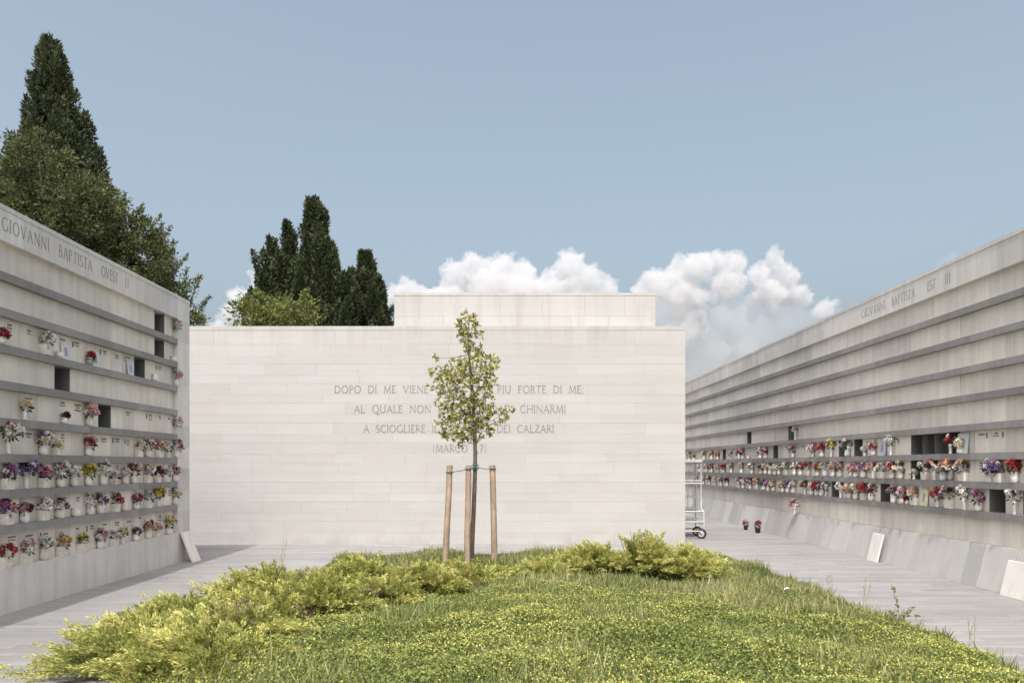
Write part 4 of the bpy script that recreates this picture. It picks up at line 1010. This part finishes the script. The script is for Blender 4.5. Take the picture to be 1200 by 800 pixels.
# ------------------------------------------------------------------ cumulus clouds, far beyond the trees
def make_cloud_mat(name, dens):
    m = NT(name); m.t.nodes.remove(m.bs)
    v = m.n('ShaderNodeVolumePrincipled'); v.inputs['Color'].default_value = (.83, .835, .845, 1)
    v.inputs['Density'].default_value = dens; v.inputs['Anisotropy'].default_value = 0.0
    m.l(v.outputs[0], m.out.inputs['Volume']); return m.m
M_cloud = make_cloud_mat('cloud_vapour', 0.024)
M_veil = make_cloud_mat('cloud_veil', 0.0042)
S.cycles.volume_bounces = 8; S.cycles.max_bounces = 16
CD = 2200.0
def cloud(lobes, seed, vox=2.6, mat=None):
    import bmesh
    r = random.Random(seed); s = CD/F; bm = bmesh.new()
    from mathutils import Matrix
    c0 = Vector(at(lobes[0][0], lobes[0][1], CD))
    def ball(c, rad, fl=1.0):
        bmesh.ops.create_icosphere(bm, subdivisions=3, radius=1, matrix=Matrix.Translation(c) @ Matrix.Diagonal((rad, rad, rad*fl, 1)))
    for (px, py, rr) in lobes:
        c = Vector(at(px, py, CD))-c0; R_ = rr*s
        ball(c+Vector((0, r.uniform(-.4, .4)*R_, 0)), R_*.82)
        for _ in range(16):
            v = Vector((r.gauss(0, 1), r.gauss(0, 1)-.25, r.gauss(0, 1)+.25)).normalized()
            ball(c+v*R_*r.uniform(.55, .85), R_*r.uniform(.20, .42))
    me = bpy.data.meshes.new('tmp'); bm.to_mesh(me); bm.free()
    o = bpy.data.objects.new('tmp', me); COL.objects.link(o)
    md = o.modifiers.new('r', 'REMESH'); md.mode = 'VOXEL'; md.voxel_size = vox
    dg = bpy.context.evaluated_depsgraph_get(); m2 = bpy.data.meshes.new_from_object(o.evaluated_get(dg))
    bpy.data.objects.remove(o); bpy.data.meshes.remove(me)
    n = len(m2.vertices); co_ = np.empty(n*3, np.float32); m2.vertices.foreach_get('co', co_); co_ = co_.reshape(-1, 3)
    no_ = np.empty(n*3, np.float32); m2.vertices.foreach_get('normal', no_); no_ = no_.reshape(-1, 3)
    dv = np.empty(n, np.float32)
    for i in range(n):
        p = Vector(co_[i]); 
        dv[i] = mnoise.noise(p*.018)*12 + abs(mnoise.noise(p*.035))*16 + abs(mnoise.noise(p*.075))*13 + abs(mnoise.noise(p*.15))*11 + abs(mnoise.noise(p*.3))*6 - 10
    co_ += no_*dv[:, None]; m2.vertices.foreach_set('co', co_.ravel())
    o = bpy.data.objects.new('tmp', m2); COL.objects.link(o)      # close the folded surface again
    md = o.modifiers.new('r', 'REMESH'); md.mode = 'VOXEL'; md.voxel_size = vox
    dg = bpy.context.evaluated_depsgraph_get(); m3 = bpy.data.meshes.new_from_object(o.evaluated_get(dg))
    bpy.data.objects.remove(o); bpy.data.meshes.remove(m2); m2 = m3
    n = len(m2.vertices); co_ = np.empty(n*3, np.float32); m2.vertices.foreach_get('co', co_); co_ = co_.reshape(-1, 3)
    no_ = np.empty(n*3, np.float32); m2.vertices.foreach_get('normal', no_); no_ = no_.reshape(-1, 3)
    for i in range(n):                                            # ragged small billows on the closed skin
        p = Vector(co_[i]); co_[i] += no_[i]*(abs(mnoise.noise(p*.11))*9 + abs(mnoise.noise(p*.24))*6 + mnoise.noise(p*.5)*2.2 - 5)
    m2.vertices.foreach_set('co', co_.ravel())
    m2.materials.clear(); m2.materials.append(mat or M_cloud); m2.polygons.foreach_set('use_smooth', np.ones(len(m2.polygons), bool)); m2.update()
    o = bpy.data.objects.new('cloud', m2); o.location = c0; COL.objects.link(o); return o
o = cloud([(285, 352, 19), (270, 366, 15), (303, 335, 13), (296, 322, 8), (262, 384, 14), (300, 345, 12), (300, 385, 22)], 1); tag(o, 'small white cloud low on the left of the middle cypresses', 'cloud')
o = cloud([(475, 345, 20), (455, 350, 14), (500, 352, 20), (535, 325, 22), (560, 318, 22), (590, 315, 20), (612, 325, 20), (575, 345, 35), (640, 340, 25), (662, 308, 16), (672, 318, 22), (690, 328, 20), (712, 342, 18), (655, 345, 30), (620, 360, 40), (700, 365, 30), (520, 365, 35)], 2)
tag(o, 'long white cumulus cloud rising above the upper block of the front wall', 'cloud')
o = cloud([(770, 330, 20), (755, 342, 16), (790, 325, 20), (815, 315, 22), (840, 308, 17), (860, 312, 18), (800, 345, 28), (850, 335, 24), (888, 322, 15), (910, 308, 16), (920, 325, 20), (905, 345, 20), (930, 345, 16), (895, 335, 18), (905, 362, 9), (945, 352, 10), (965, 362, 12), (978, 356, 7)], 3)
tag(o, 'big white cumulus cloud between the front wall and the right wall', 'cloud')
o = cloud([(805, 375, 14), (818, 372, 13), (795, 385, 15), (812, 390, 14), (822, 386, 8), (800, 400, 8)], 4)
tag(o, 'small lower cloud just above the right end of the front wall', 'cloud')
o = cloud([(1105, 306, 6), (1118, 303, 5), (1095, 312, 6), (1125, 306, 6), (1110, 318, 12)], 5, 2.6, M_veil); tag(o, 'tiny pale cloud just above the right wall coping', 'cloud')
o = cloud([(850, 375, 34), (800, 360, 34), (890, 372, 34), (925, 372, 26), (960, 372, 18), (830, 410, 34), (875, 410, 32), (810, 440, 34), (860, 440, 30), (770, 360, 34), (905, 395, 28), (985, 372, 14), (785, 400, 34)], 6, 6.0, M_veil)
tag(o, 'thin grey veil of cloud hanging below the big white cumulus', 'cloud')
